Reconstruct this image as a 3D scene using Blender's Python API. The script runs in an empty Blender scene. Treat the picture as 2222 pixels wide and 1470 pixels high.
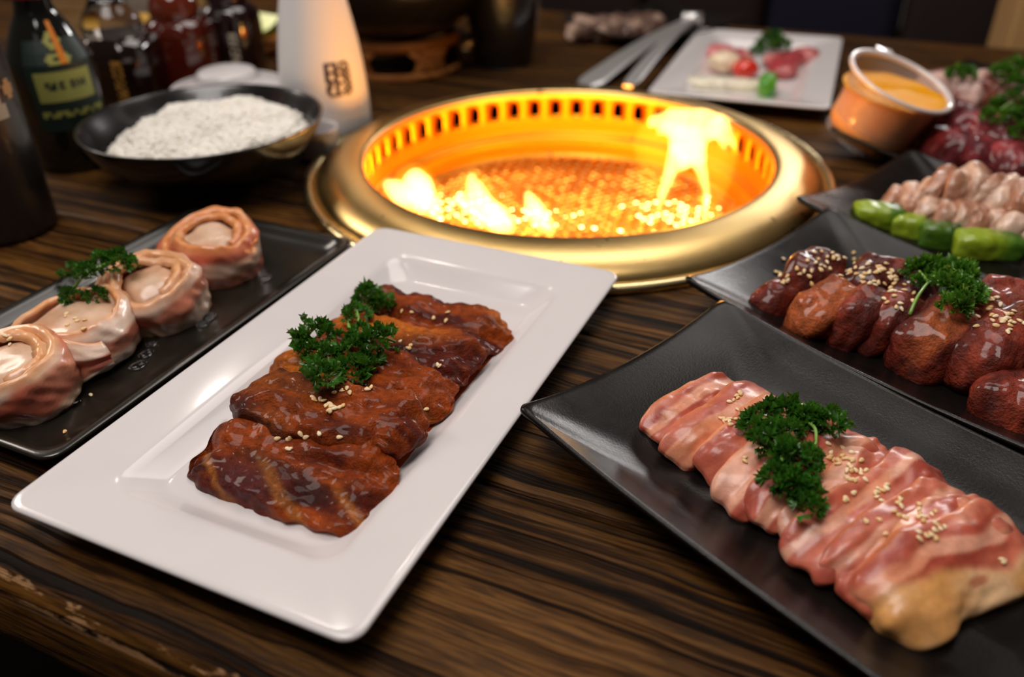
import bpy, bmesh, math, random
import numpy as np
from mathutils import Vector, Matrix
from mathutils.bvhtree import BVHTree

random.seed(7)
rng = np.random.default_rng(7)
PI = math.pi
C = bpy.context.scene.collection
S = bpy.context.scene

# ------------------------------------------------------------------ camera
FPX, PITCH, ROLL, H = 1821.0, math.radians(32.55), math.radians(-0.82), 0.28
W_, H_ = 2222, 1470
_F = np.array([0, math.cos(PITCH), -math.sin(PITCH)])
_R0 = np.array([1.0, 0, 0])
_U0 = np.cross(_R0, _F)
_R = _R0 * math.cos(ROLL) + _U0 * math.sin(ROLL)
_U = -_R0 * math.sin(ROLL) + _U0 * math.cos(ROLL)
cam_d = bpy.data.cameras.new('camera')
cam = bpy.data.objects.new('camera', cam_d)
C.objects.link(cam)
cam.matrix_world = Matrix(((_R[0], _U[0], -_F[0], 0), (_R[1], _U[1], -_F[1], 0), (_R[2], _U[2], -_F[2], H), (0, 0, 0, 1)))
cam_d.sensor_width = 36
cam_d.lens = 36 * FPX / W_
cam_d.clip_start = 0.01
cam_d.dof.use_dof = True
cam_d.dof.focus_distance = 0.43
cam_d.dof.aperture_fstop = 4.2
S.camera = cam

# ------------------------------------------------------------------ world, lights, exposure
w = bpy.data.worlds.new('world')
S.world = w
w.use_nodes = True
w.node_tree.nodes['Background'].inputs[0].default_value = (0.9, 0.72, 0.6, 1)
w.node_tree.nodes['Background'].inputs[1].default_value = 0.035
S.view_settings.view_transform = 'Standard'
S.view_settings.look = 'None'
S.view_settings.exposure = 0.35
S.view_settings.gamma = 1.0
S.view_settings.use_curve_mapping = False
S.cycles.use_denoising = True
S.cycles.max_bounces = 8
S.cycles.caustics_reflective = False
S.cycles.caustics_refractive = False
S.cycles.sample_clamp_indirect = 4.0
S.cycles.transparent_max_bounces = 12

def light(kind, name, loc, target, energy, color, size=0.1, size_y=None):
    d = bpy.data.lights.new(name, kind)
    d.energy = energy
    d.color = color
    if kind == 'AREA':
        d.shape = 'RECTANGLE'
        d.size = size
        d.size_y = size_y or size
    else:
        d.shadow_soft_size = size
    o = bpy.data.objects.new(name, d)
    o.location = loc
    if target is not None:
        o.rotation_euler = (Vector(target) - Vector(loc)).to_track_quat('-Z', 'Y').to_euler()
    C.objects.link(o)
    return o

light('AREA', 'ceiling_panel_light', (-0.30, 0.15, 1.5), (0.0, 0.5, 0), 12.0, (1.0, 0.93, 0.88), 0.9, 0.7)
light('AREA', 'window_light', (1.45, 2.9, 0.95), (0.1, 0.5, 0), 13, (1.0, 0.96, 0.94), 0.8, 0.32)
light('AREA', 'side_panel_light', (-1.7, 1.5, 1.3), (0, 0.9, 0), 9, (1.0, 0.88, 0.78), 0.6, 0.6)
light('POINT', 'pendant_lamp_light', (-0.43, 1.65, 1.4), None, 3.0, (1.0, 0.9, 0.78), 0.04)
light('AREA', 'rear_fill_light', (0.30, 1.15, 1.4), (0.30, 1.15, 0), 5.5, (1.0, 0.92, 0.86), 0.9, 0.7)  # fill lamp added to brighten the back of the table

# ------------------------------------------------------------------ pixel helpers (2222 x 1470 frame)
_O = np.array([0, 0, H])
def ray(x, y):
    return _F + ((x - W_ / 2) / FPX) * _R + ((H_ / 2 - y) / FPX) * _U
def at(x, y, z):
    d = ray(x, y)
    return Vector(_O + d * ((z - H) / d[2]))
def at_y(x, y, Y):
    d = ray(x, y)
    return Vector(_O + d * (Y / d[1]))

# ------------------------------------------------------------------ numpy noise
def _hash(ix, iy, iz, seed):
    n = (ix.astype(np.int64) * 374761393 + iy.astype(np.int64) * 668265263 + iz.astype(np.int64) * 2147483647 + seed * 974711) & 0x7fffffff
    n = ((n ^ (n >> 13)) * 1274126177) & 0x7fffffff
    n = (n ^ (n >> 16)) & 0xffff
    return n / 65535.0 * 2 - 1
def vn(P, f=1.0, seed=0):
    P = np.asarray(P, float) * f + 100.5
    if P.shape[1] == 2:
        P = np.c_[P, np.full(len(P), seed * 1.37)]
    i = np.floor(P)
    t = P - i
    t = t * t * (3 - 2 * t)
    i = i.astype(np.int64)
    r = 0
    for dx in (0, 1):
        for dy in (0, 1):
            for dz in (0, 1):
                wgt = (t[:, 0] if dx else 1 - t[:, 0]) * (t[:, 1] if dy else 1 - t[:, 1]) * (t[:, 2] if dz else 1 - t[:, 2])
                r = r + wgt * _hash(i[:, 0] + dx, i[:, 1] + dy, i[:, 2] + dz, seed)
    return r
def fbm(P, f=1.0, seed=0, o=3, g=0.5):
    r, a = 0, 1
    for k in range(o):
        r = r + a * vn(P, f * 2 ** k, seed + k * 7)
        a *= g
    return r
def mixc(a, b, t):
    t = np.clip(np.asarray(t), 0, 1)[:, None]
    a = np.asarray(a, float)
    b = np.asarray(b, float)
    return a * (1 - t) + b * t
def sstep(x, a, b):
    t = np.clip((x - a) / (b - a), 0, 1)
    return t * t * (3 - 2 * t)

# ------------------------------------------------------------------ materials
def srgb(r, g, b):
    return tuple(((c / 255) / 12.92 if c / 255 <= 0.04045 else ((c / 255 + 0.055) / 1.055) ** 2.4) for c in (r, g, b))
class MT:
    def __init__(s, name):
        s.m = bpy.data.materials.new(name)
        s.m.use_nodes = True
        s.nt = s.m.node_tree
        s.b = s.nt.nodes['Principled BSDF']
        s.out = s.nt.nodes['Material Output']
    def n(s, t, ins=None, **kw):
        x = s.nt.nodes.new(t)
        for k, v in kw.items():
            setattr(x, k, v)
        for k, v in (ins or {}).items():
            s.set(x.inputs[k], v)
        return x
    def set(s, sock, v):
        if isinstance(v, bpy.types.NodeSocket):
            s.nt.links.new(v, sock)
        elif isinstance(v, (tuple, list)) and len(v) == 3 and sock.type == 'RGBA':
            sock.default_value = (*v, 1)
        else:
            sock.default_value = v
    def p(s, **kw):
        for k, v in kw.items():
            s.set(s.b.inputs[k.replace('_', ' ')], v)
        return s
    def coords(s, kind='Object', scale=(1, 1, 1)):
        tc = s.n('ShaderNodeTexCoord')
        return s.n('ShaderNodeMapping', {'Vector': tc.outputs[kind], 'Scale': scale}).outputs[0]
    def noise(s, vec, scale, detail=4, rough=0.5, dist=0.0):
        return s.n('ShaderNodeTexNoise', {'Vector': vec, 'Scale': scale, 'Detail': detail, 'Roughness': rough, 'Distortion': dist}).outputs[0]
    def ramp(s, fac, stops):
        r = s.n('ShaderNodeValToRGB', {'Fac': fac})
        e = r.color_ramp.elements
        while len(e) < len(stops):
            e.new(0.5)
        for el, (p, c) in zip(e, stops):
            el.position = p
            el.color = (*c, 1) if isinstance(c, tuple) else (c, c, c, 1)
        return r.outputs[0]
    def mix(s, fac, a, b, mode='MIX'):
        x = s.n('ShaderNodeMix', data_type='RGBA', blend_type=mode)
        s.set(x.inputs[0], fac)
        s.set(x.inputs[6], a)
        s.set(x.inputs[7], b)
        return x.outputs[2]
    def math(s, op, a, b=0.5):
        x = s.n('ShaderNodeMath', operation=op)
        s.set(x.inputs[0], a)
        s.set(x.inputs[1], b)
        return x.outputs[0]
    def bump(s, h, strength=0.3, dist=0.001):
        b = s.n('ShaderNodeBump', {'Height': h, 'Strength': strength, 'Distance': dist})
        s.set(s.b.inputs['Normal'], b.outputs[0])
        return s

def simple(name, col, rough=0.4, metal=0.0, coat=0.0, bumps=None, **kw):
    t = MT(name).p(Base_Color=col, Roughness=rough, Metallic=metal, Coat_Weight=coat, **kw)
    if bumps:
        t.bump(t.noise(t.coords(), bumps[0], 3), bumps[1], bumps[2])
    return t.m

# white melamine
t = MT('white_melamine').p(Roughness=0.16, Coat_Weight=0.3, Coat_Roughness=0.05)
nz = t.noise(t.coords(), 25, 3)
t.p(Base_Color=t.mix(nz, (0.72, 0.68, 0.68), (0.78, 0.735, 0.735)))
M_WHITE = t.m
# black glazed stoneware, fine pebbled relief
t = MT('black_stoneware').p(Coat_Weight=0.0)
co = t.coords()
n1 = t.noise(co, 700, 3, 0.6)
n2 = t.noise(co, 40, 3)
t.p(Base_Color=t.mix(n2, (0.004, 0.0032, 0.003), (0.010, 0.0075, 0.0065)), Roughness=t.ramp(n2, [(0.3, 0.22), (0.7, 0.30)]), Specular_IOR_Level=0.26)
t.bump(t.math('ADD', n1, t.math('MULTIPLY', t.noise(co, 1400, 2), 0.5)), 0.16, 0.0004)
M_BLACK = t.m
M_BLACKG = simple('black_lacquer', (0.007, 0.006, 0.006), 0.25, 0, 0.4, (30, 0.08, 0.001))
t = MT('dark_tray_glaze').p(Coat_Weight=0.5, Coat_Roughness=0.1, Roughness=0.3)
co = t.coords()
t.p(Base_Color=t.mix(t.noise(co, 30, 3), (0.007, 0.006, 0.004), (0.017, 0.014, 0.009)))
t.bump(t.noise(co, 120, 2), 0.06, 0.0008)
M_TRAY = t.m

# brass of the grill
def brass(name, c0, c1, rough, ani=0.5):
    t = MT(name).p(Metallic=1.0, Anisotropic=ani)
    co = t.coords()
    n1 = t.noise(co, 12, 5, 0.6)
    n2 = t.noise(t.coords('Object', (1, 1, 8)), 160, 2)
    t.p(Base_Color=t.mix(n1, c0, c1), Roughness=t.math('ADD', t.math('MULTIPLY', n1, 0.15), rough))
    sp = t.ramp(t.noise(co, 90, 2), [(0.70, 0.0), (0.74, 1.0)])
    t.p(Base_Color=t.mix(sp, t.mix(n1, c0, c1), (0.25, 0.14, 0.05)))
    t.bump(n2, 0.12, 0.0004)
    return t.m
M_BRASS = brass('brushed_brass', (0.78, 0.50, 0.17), (0.90, 0.64, 0.27), 0.24)
M_BRASSLIP = brass('polished_brass_lip', (0.85, 0.66, 0.33), (0.95, 0.78, 0.45), 0.2)
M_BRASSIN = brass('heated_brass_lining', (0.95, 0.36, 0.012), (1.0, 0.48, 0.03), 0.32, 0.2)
M_CAVITY = simple('dark_cavity_steel', (0.0012, 0.0008, 0.0006), 1.0, 0.0, Specular_IOR_Level=0.0)  # near-black colour paints in the shade behind the wall slots
M_STEEL = simple('stainless_steel', (0.9, 0.89, 0.88), 0.42, 1.0, 0, (60, 0.05, 0.0005))
t = MT('grate_wire').p(Metallic=1.0, Roughness=0.3)
t.p(Base_Color=t.mix(t.noise(t.coords(), 40, 3), (0.85, 0.45, 0.1), (0.4, 0.2, 0.07)))
M_GRATE = t.m
# burner bed glowing under the grate
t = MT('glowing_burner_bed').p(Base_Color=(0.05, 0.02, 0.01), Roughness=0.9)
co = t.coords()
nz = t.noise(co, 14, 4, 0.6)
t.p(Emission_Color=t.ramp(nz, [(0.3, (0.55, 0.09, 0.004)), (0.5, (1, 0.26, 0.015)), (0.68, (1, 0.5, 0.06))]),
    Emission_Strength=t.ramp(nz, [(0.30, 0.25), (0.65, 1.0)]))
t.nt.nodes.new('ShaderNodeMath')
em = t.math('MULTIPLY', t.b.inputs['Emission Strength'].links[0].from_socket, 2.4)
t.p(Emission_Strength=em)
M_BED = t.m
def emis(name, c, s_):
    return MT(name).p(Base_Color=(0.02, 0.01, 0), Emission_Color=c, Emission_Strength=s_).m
M_EMBER = emis('white_hot_ember', (1, 0.62, 0.2), 13)  # emission stands in for bright glints on the wire mesh
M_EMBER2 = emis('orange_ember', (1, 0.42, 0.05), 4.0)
def flame_mat(name, col, strength):
    m = bpy.data.materials.new(name)
    m.use_nodes = True
    nt = m.node_tree
    nt.nodes.clear()
    o = nt.nodes.new('ShaderNodeOutputMaterial')
    e = nt.nodes.new('ShaderNodeEmission')
    e.inputs[0].default_value = (*col, 1)
    e.inputs[1].default_value = strength
    nt.links.new(e.outputs[0], o.inputs['Volume'])
    return m
M_FLAME = flame_mat('flame_body', (1.0, 0.5, 0.12), 220)
M_GLOW = flame_mat('flame_fringe', (1.0, 0.40, 0.02), 13)

def vcol(name, rough=0.35, coat=0.3, coat_r=0.1, sss=0.0, scale=(120, 0.35, 0.0008), sc=(1, 1, 1), fine=0.25, sssr=(1, 0.35, 0.2), spec=None):
    """base colour from the mesh's own colour attribute, broken up by fine noise"""
    t = MT(name)
    a = t.n('ShaderNodeVertexColor', layer_name='Col')
    co = t.coords('Object', sc)
    n1 = t.noise(co, scale[0], 4, 0.6)
    col = t.mix(fine, a.outputs[0], t.mix(1.0, a.outputs[0], t.ramp(n1, [(0.25, 0.35), (0.75, 1.65)]), 'MULTIPLY'))
    t.p(Base_Color=col, Roughness=rough, Coat_Weight=coat, Coat_Roughness=coat_r, Specular_IOR_Level=0.5 if spec is None else spec)
    if sss:
        t.p(Subsurface_Weight=sss, Subsurface_Radius=sssr, Subsurface_Scale=0.004)
    t.bump(t.math('ADD', n1, t.math('MULTIPLY', t.noise(co, scale[0] * 4, 2), 0.3)), scale[1], scale[2])
    return t.m
M_MEAT = vcol('marinated_beef', 0.55, 0.2, 0.09, 0.0, (230, 0.95, 0.0016), fine=0.8, spec=0.12)
M_CHUNK = vcol('glazed_beef', 0.5, 0.5, 0.11, 0.0, (170, 0.95, 0.0016), (1, 1, 1), 0.8, spec=0.15)
M_BACON = vcol('raw_bacon', 0.38, 0.35, 0.2, 0.25, (140, 0.35, 0.0007), fine=0.35)
M_SCAL = vcol('scallop_and_bacon', 0.33, 0.5, 0.15, 0.35, (110, 0.22, 0.0006), fine=0.22)
M_PALE = vcol('pale_sliced_meat', 0.35, 0.4, 0.15, 0.2, (150, 0.4, 0.0008), fine=0.5)
M_RICE = MT('steamed_rice').p(Base_Color=(0.98, 0.93, 0.84), Roughness=0.5, Subsurface_Weight=0.15, Subsurface_Radius=(1, .8, .6), Subsurface_Scale=0.003).m
t = MT('sesame').p(Roughness=0.45)
rnd = t.n('ShaderNodeObjectInfo').outputs['Random']
t.p(Base_Color=t.ramp(rnd, [(0.0, (0.80, 0.50, 0.18)), (1.0, (0.95, 0.78, 0.50))]), Coat_Weight=0.3)
M_SEED = t.m
def leafmat(name, a, b):
    t = MT(name).p(Roughness=0.35, Coat_Weight=0.25)
    g = t.noise(t.coords(), 150, 3)
    t.p(Base_Color=t.mix(t.ramp(g, [(0.35, 0.0), (0.65, 1.0)]), a, b))
    tr = t.n('ShaderNodeBsdfTranslucent', {'Color': (0.10, 0.30, 0.02)})
    mx = t.n('ShaderNodeMixShader', {0: 0.22, 1: t.b.outputs[0], 2: tr.outputs[0]})
    t.nt.links.new(mx.outputs[0], t.out.inputs[0])
    return t.m
M_LEAF = leafmat('parsley_leaf', (0.012, 0.075, 0.006), (0.06, 0.22, 0.018))
M_LEAF2 = leafmat('bright_parsley_leaf', (0.03, 0.13, 0.01), (0.14, 0.34, 0.03))
M_STEM = simple('parsley_stem', (0.22, 0.42, 0.07), 0.4, 0, 0.2)
M_SAUCE = MT('red_marinade').p(Base_Color=(0.34, 0.055, 0.008), Roughness=0.12, Coat_Weight=0.6, Subsurface_Weight=0.2, Subsurface_Scale=0.003).m
M_OIL = MT('amber_oil').p(Base_Color=(0.75, 0.42, 0.10), Roughness=0.1, Transmission_Weight=0.75, IOR=1.4).m
M_WATER = MT('clear_juice').p(Base_Color=(1, 1, 1), Roughness=0.05, Transmission_Weight=1.0, IOR=1.33).m
M_GLASS = MT('clear_glass').p(Base_Color=(0.95, 0.93, 0.9), Roughness=0.04, Transmission_Weight=1.0, IOR=1.45).m
t = MT('clear_plastic')
tr = t.n('ShaderNodeBsdfTransparent', {'Color': (0.93, 0.91, 0.9)})
mx = t.n('ShaderNodeMixShader', {0: 0.2, 1: tr.outputs[0], 2: t.b.outputs[0]})
t.p(Base_Color=(0.75, 0.68, 0.66), Roughness=0.12, Coat_Weight=0.6)
t.nt.links.new(mx.outputs[0], t.out.inputs[0])
M_PLAST = t.m
t = MT('orange_dip').p(Roughness=0.4, Specular_IOR_Level=0.25, Subsurface_Weight=0.3, Subsurface_Scale=0.004)
t.p(Base_Color=t.mix(t.noise(t.coords(), 90, 3), (0.95, 0.42, 0.0), (0.90, 0.32, 0.0)))
t.p(Specular_IOR_Level=0.06)
M_DIP = t.m

# wood
def wood(name, dark, mid, lite, edge=None, rough=0.5, bump=0.9):
    """grain runs along local x"""
    t = MT(name)
    a = t.coords('Object', (2.2, 60, 60))
    warp = t.noise(t.coords('Object', (5, 14, 14)), 1.0, 3)
    wv = t.n('ShaderNodeMapping', {'Vector': t.n('ShaderNodeTexCoord').outputs['Object'], 'Scale': (1.5, 150, 150)})
    addv = t.n('ShaderNodeVectorMath', {0: wv.outputs[0], 1: t.n('ShaderNodeCombineXYZ', {'Y': t.math('MULTIPLY', warp, 4.0)}).outputs[0]}, operation='ADD')
    gr = t.noise(addv.outputs[0], 1.6, 4, 0.5, 0.2)
    fine = t.noise(t.coords('Object', (30, 420, 420)), 1.5, 3, 0.6)
    patch = t.noise(t.coords('Object', (4, 9, 9)), 1.2, 4)
    c1 = t.ramp(t.math('ADD', gr, t.math('MULTIPLY', t.math('SUBTRACT', t.noise(t.coords('Object', (3, 12, 12)), 1.3, 3), 0.5), 0.35)), [(0.37, dark), (0.43, mid), (0.60, lite)])
    c2 = t.mix(t.ramp(fine, [(0.38, 0.6), (0.55, 0.0)]), c1, dark)
    c3 = t.mix(t.ramp(patch, [(0.36, 0.45), (0.55, 0.0)]), c2, tuple(x * 0.9 for x in dark))
    t.p(Base_Color=c3, Roughness=t.ramp(gr, [(0.35, rough + 0.15), (0.7, rough - 0.06)]), Coat_Weight=0.0, Specular_IOR_Level=0.12)
    if edge:
        sx = t.n('ShaderNodeSeparateXYZ', {0: t.n('ShaderNodeTexCoord').outputs['Object']})
        d = t.math('SUBTRACT', edge[0], t.math('ADD', sx.outputs['Y'], t.math('MULTIPLY', t.math('SUBTRACT', t.noise(t.coords('Object', (14, 60, 60)), 1.3, 5, 0.7), 0.5), 0.035)))
        msk = t.ramp(t.math('ADD', t.math('MULTIPLY', d, 60.0), 0.5), [(0.42, 0.0), (0.5, 1.0)])
        low = t.ramp(t.math('ADD', t.math('MULTIPLY', sx.outputs['Z'], 60.0), 1.0), [(0.30, 0.0), (0.42, 1.0)])
        m2 = t.math('MULTIPLY', msk, low)
        t.p(Base_Color=t.mix(m2, c3, t.mix(gr, (0.16, 0.07, 0.025), (0.50, 0.28, 0.13))))
    h = t.math('ADD', t.ramp(gr, [(0.36, 0.0), (0.50, 1.0)]), t.math('MULTIPLY', fine, 0.35))
    t.bump(h, bump, 0.0016)
    return t.m
M_WOOD = wood('weathered_table_wood', (0.006, 0.0025, 0.0008), (0.056, 0.020, 0.0026), (0.155, 0.065, 0.0125), edge=(0.003,))
M_WOOD2 = wood('light_box_wood', (0.28, 0.15, 0.05), (0.45, 0.27, 0.11), (0.6, 0.4, 0.2), bump=0.2)
M_WOOD3 = wood('orange_stand_wood', (0.16, 0.05, 0.012), (0.35, 0.12, 0.03), (0.5, 0.2, 0.05), bump=0.2)
M_LEATHER = simple('dark_brown_leather', (0.018, 0.010, 0.009), 0.45, 0, 0.1, (120, 0.2, 0.001))
M_NAVY = simple('navy_leather', (0.010, 0.010, 0.022), 0.42, 0, 0.1, (120, 0.2, 0.001))
M_FLOOR = simple('dark_floor', (0.02, 0.014, 0.01), 0.5, 0, 0, (20, 0.1, 0.001))
M_BEIGE = simple('beige_panel', srgb(196, 152, 98), 0.6, 0, 0, (40, 0.1, 0.001))

# ------------------------------------------------------------------ mesh helpers
def mk(name, V, Fc, m, parent=None, smooth=True, col=None, loc=None, M=None, uvw=None):
    me = bpy.data.meshes.new(name)
    V = np.asarray(V, float)
    if M is not None:
        A = np.array(M)
        V = V @ A[:3, :3].T + A[:3, 3]
    me.from_pydata(V.tolist(), [], Fc if isinstance(Fc, list) else Fc.tolist())
    if smooth:
        me.polygons.foreach_set('use_smooth', [True] * len(me.polygons))
    if col is not None:
        a = me.color_attributes.new('Col', 'FLOAT_COLOR', 'POINT')
        a.data.foreach_set('color', np.c_[np.clip(col, 0, 1), np.ones(len(V))].ravel())
    me.materials.append(m)
    me.update()
    o = bpy.data.objects.new(name, me)
    if loc is not None:
        o.location = loc
    if parent is not None:
        o.parent = parent
    C.objects.link(o)
    return o
def tag(o, label, cat, group=None, kind=None):
    o['label'] = label
    o['category'] = cat
    if group:
        o['group'] = group
    if kind:
        o['kind'] = kind
    return o
def thing(name, label, cat, loc=(0, 0, 0), rz=0.0, group=None):
    o = bpy.data.objects.new(name, None)
    o.empty_display_size = 0.01
    o.location = loc
    o.rotation_euler = (0, 0, rz)
    C.objects.link(o)
    return tag(o, label, cat, group)

def rings(loops, closed=True, cap0=False, cap1=False):
    """list of equally long vertex loops -> V, F"""
    n = len(loops[0])
    V = np.concatenate([np.asarray(l, float) for l in loops])
    Fc = []
    for i in range(len(loops) - 1):
        for j in range(n if closed else n - 1):
            k = (j + 1) % n
            Fc.append((i * n + j, i * n + k, (i + 1) * n + k, (i + 1) * n + j))
    if cap0:
        Fc.append(tuple(range(n))[::-1])
    if cap1:
        Fc.append(tuple((len(loops) - 1) * n + j for j in range(n)))
    return V, Fc
def lathe(prof, n=64, cap0=False, cap1=False):
    a = np.arange(n) * 2 * PI / n
    return rings([np.c_[r * np.cos(a), r * np.sin(a), np.full(n, z)] for r, z in prof], True, cap0, cap1)
def spline(pts, k=6):
    """Catmull-Rom through the points"""
    P = np.asarray(pts, float)
    P = np.r_[[2 * P[0] - P[1]], P, [2 * P[-1] - P[-2]]]
    out = []
    for i in range(1, len(P) - 2):
        for t in np.arange(k) / k:
            a, b, c, d = P[i - 1:i + 3]
            out.append(0.5 * (2 * b + (c - a) * t + (2 * a - 5 * b + 4 * c - d) * t * t + (3 * b - a - 3 * c + d) * t ** 3))
    out.append(P[-2])
    return np.array(out)
def tube(path, rad, n=8, sx=1.0):
    """tube along a path, radius per point; caps closed"""
    P = np.asarray(path, float)
    rad = np.broadcast_to(rad, (len(P),))
    T = np.gradient(P, axis=0)
    T /= np.linalg.norm(T, axis=1)[:, None] + 1e-9
    ref = np.array([0, 0, 1.0]) if abs(T[0][2]) < 0.8 else np.array([1.0, 0, 0])
    a = np.arange(n) * 2 * PI / n
    L = []
    for p, tt, r in zip(P, T, rad):
        x = np.cross(ref, tt)
        x /= np.linalg.norm(x)
        y = np.cross(tt, x)
        L.append(p + r * sx * np.cos(a)[:, None] * x + r * np.sin(a)[:, None] * y)
    return rings(L, True, True, True)
def join(parts):
    V, Fc, o = [], [], 0
    for v, f in parts:
        V.append(v)
        Fc += [tuple(int(i) + o for i in q) for q in f]
        o += len(v)
    return np.concatenate(V), Fc
def box(cx, cy, cz, sx, sy, sz, bev=0.0):
    bm = bmesh.new()
    bmesh.ops.create_cube(bm, size=1)
    bmesh.ops.scale(bm, vec=(sx, sy, sz), verts=bm.verts)
    bmesh.ops.translate(bm, vec=(cx, cy, cz), verts=bm.verts)
    if bev:
        bmesh.ops.bevel(bm, geom=bm.edges[:], offset=bev, segments=3, affect='EDGES', profile=0.6)
    bm.verts.ensure_lookup_table()
    V = np.array([v.co[:] for v in bm.verts])
    Fc = [tuple(v.index for v in f.verts) for f in bm.faces]
    bm.free()
    return V, Fc
_cs = {}
def cube_sphere(n, k):
    """unit superellipsoid with an even quad grid"""
    if n not in _cs:
        bm = bmesh.new()
        bmesh.ops.create_cube(bm, size=2)
        bmesh.ops.subdivide_edges(bm, edges=bm.edges[:], cuts=n, use_grid_fill=True)
        bm.verts.ensure_lookup_table()
        V = np.array([v.co[:] for v in bm.verts])
        Fc = [tuple(v.index for v in f.verts) for f in bm.faces]
        bm.free()
        V = np.tan(V * PI / 4 * 0.98) / math.tan(PI / 4 * 0.98)
        _cs[n] = (V, Fc)
    V, Fc = _cs[n]
    return V / ((np.abs(V) ** k).sum(1) ** (1 / k))[:, None], Fc

def rrect(hx, hy, r, nc=6, ne=16):
    """rounded rectangle loop, CCW, constant vertex count"""
    r = max(min(r, hx - 1e-4, hy - 1e-4), 1e-4)
    P = []
    cs = [(hx - r, hy - r, 0), (-hx + r, hy - r, 90), (-hx + r, -hy + r, 180), (hx - r, -hy + r, 270)]
    for i, (cx, cy, a0) in enumerate(cs):
        for k in range(nc + 1):
            a = math.radians(a0 + 90 * k / nc)
            P.append((cx + r * math.cos(a), cy + r * math.sin(a)))
        nx, ny, na = cs[(i + 1) % 4]
        p0 = np.array(P[-1])
        p1 = np.array([nx + r * math.cos(math.radians(na)), ny + r * math.sin(math.radians(na))])
        for k in range(1, ne):
            P.append(tuple(p0 + (p1 - p0) * k / ne))
    return np.array(P)
def rect_dish(hx, hy, prof, lift=0.0, zref=0.02, pw=1.6):
    """prof: (inset_x, inset_y, z, corner radius); from the well centre out over the rim to the underside"""
    L = []
    for ix, iy, z, r in prof:
        p = rrect(hx - ix, hy - iy, r)
        c = np.minimum(np.abs(p[:, 0]) / (hx - ix), np.abs(p[:, 1]) / (hy - iy)) ** pw
        L.append(np.c_[p, z + lift * (c - 0.0) * max(0, z) / zref])
    return rings(L, True, True, True)

# ------------------------------------------------------------------ table
TD = math.radians(-25.2)                       # grain direction of the table
tx, ty = np.array([math.cos(TD), math.sin(TD)]), np.array([-math.sin(TD), math.cos(TD)])
EDGE = np.array([-0.222, 0.249])               # a point on the near edge
GC = np.array([0.0509, 0.722])                 # grill centre
gl = np.array([(GC - EDGE) @ tx, (GC - EDGE) @ ty])
table = thing('dining_table', 'dark weathered wooden table with wire-brushed planks and a worn near edge', 'table', (EDGE[0], EDGE[1], 0), TD)
ys = [0.0, 0.142, 0.290, 0.425, 0.575, 0.715, 0.865, 1.01, 1.175]
X0, X1 = -1.3, 1.5
for i in range(len(ys) - 1):
    y0, y1 = ys[i] + 0.0006, ys[i + 1] - 0.0006
    dx = 0.008
    nx = int((X1 - X0) / dx)
    nyy = 18
    xs = np.linspace(X0, X1, nx + 1)
    yv = np.r_[y0, np.linspace(y0 + 0.0012, y1 - 0.0012, nyy), y1]
    if i == 0:
        yv = np.r_[y0, y0 + 0.003, y0 + 0.007, np.linspace(y0 + 0.012, y1 - 0.0012, nyy), y1]
    XX, YY = np.meshgrid(xs, yv, indexing='ij')
    P2 = np.c_[XX.ravel(), YY.ravel()]
    z = 0.0005 * vn(P2 * [6, 60], 1, 3 + i) * 0.6 - 0.0003
    ny = len(yv)
    jj = np.tile(np.arange(ny), len(xs))
    z[(jj == 0) | (jj == ny - 1)] -= 0.0012
    if i == 0:
        wob = 0.0012 * vn(P2 * [25, 0], 1, 9)
        z[jj == 0] = -0.0125
        z[jj == 1] = -0.0075 + wob[jj == 1]
        z[jj == 2] = -0.0025 + wob[jj == 2]
    z = np.minimum(z, 0)
    V = np.c_[P2, z]
    keep = {}
    Fc = []
    for a in range(len(xs) - 1):
        for b in range(ny - 1):
            cx, cy = (xs[a] + xs[a + 1]) / 2, (yv[b] + yv[b + 1]) / 2
            if (cx - gl[0]) ** 2 + (cy - gl[1]) ** 2 < 0.208 ** 2:
                continue
            Fc.append((a * ny + b, (a + 1) * ny + b, (a + 1) * ny + b + 1, a * ny + b + 1))
    # skirt down the two long sides
    n0 = len(V)
    lowz = -0.045
    lo = np.r_[np.c_[xs, np.full(len(xs), y0), np.full(len(xs), lowz)], np.c_[xs, np.full(len(xs), y1), np.full(len(xs), lowz)]]
    V = np.r_[V, lo]
    for a in range(len(xs) - 1):
        if i and i < len(ys) - 1 and abs(xs[a] - gl[0]) < 0.215 and abs((y0 + y1) / 2 - gl[1]) < 0.26:
            if min((y0 - gl[1]) ** 2, (y1 - gl[1]) ** 2) + (xs[a] - gl[0]) ** 2 < 0.215 ** 2:
                continue
        Fc.append((n0 + a, n0 + a + 1, (a + 1) * ny, a * ny))
        Fc.append((a * ny + ny - 1, (a + 1) * ny + ny - 1, n0 + len(xs) + a + 1, n0 + len(xs) + a))
    off = (0.37 * i, 0.0, 0.013 * i)
    used = sorted({i for f in Fc for i in f})
    mp = {v: k for k, v in enumerate(used)}
    V = V[used]
    Fc = [tuple(mp[i] for i in f) for f in Fc]
    mk('plank', V, Fc, M_WOOD, table)
# table underside rail and pedestal
v, f = box(0.1, 0.14, -0.075, 2.3, 0.03, 0.06, 0.003)
mk('apron', v, f, M_WOOD, table, False)
v, f = join([box(-1.0, 0.2, -0.39, 0.07, 0.07, 0.66, 0.004)])
mk('leg', v, f, M_WOOD, table, False)
v, f = box(1.2, 0.2, -0.39, 0.07, 0.07, 0.66, 0.004)
mk('leg', v, f, M_WOOD, table, False)
v, f = box(-1.0, 1.08, -0.39, 0.07, 0.07, 0.66, 0.004)
mk('leg', v, f, M_WOOD, table, False)
v, f = box(1.2, 1.08, -0.39, 0.07, 0.07, 0.66, 0.004)
mk('leg', v, f, M_WOOD, table, False)

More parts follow.
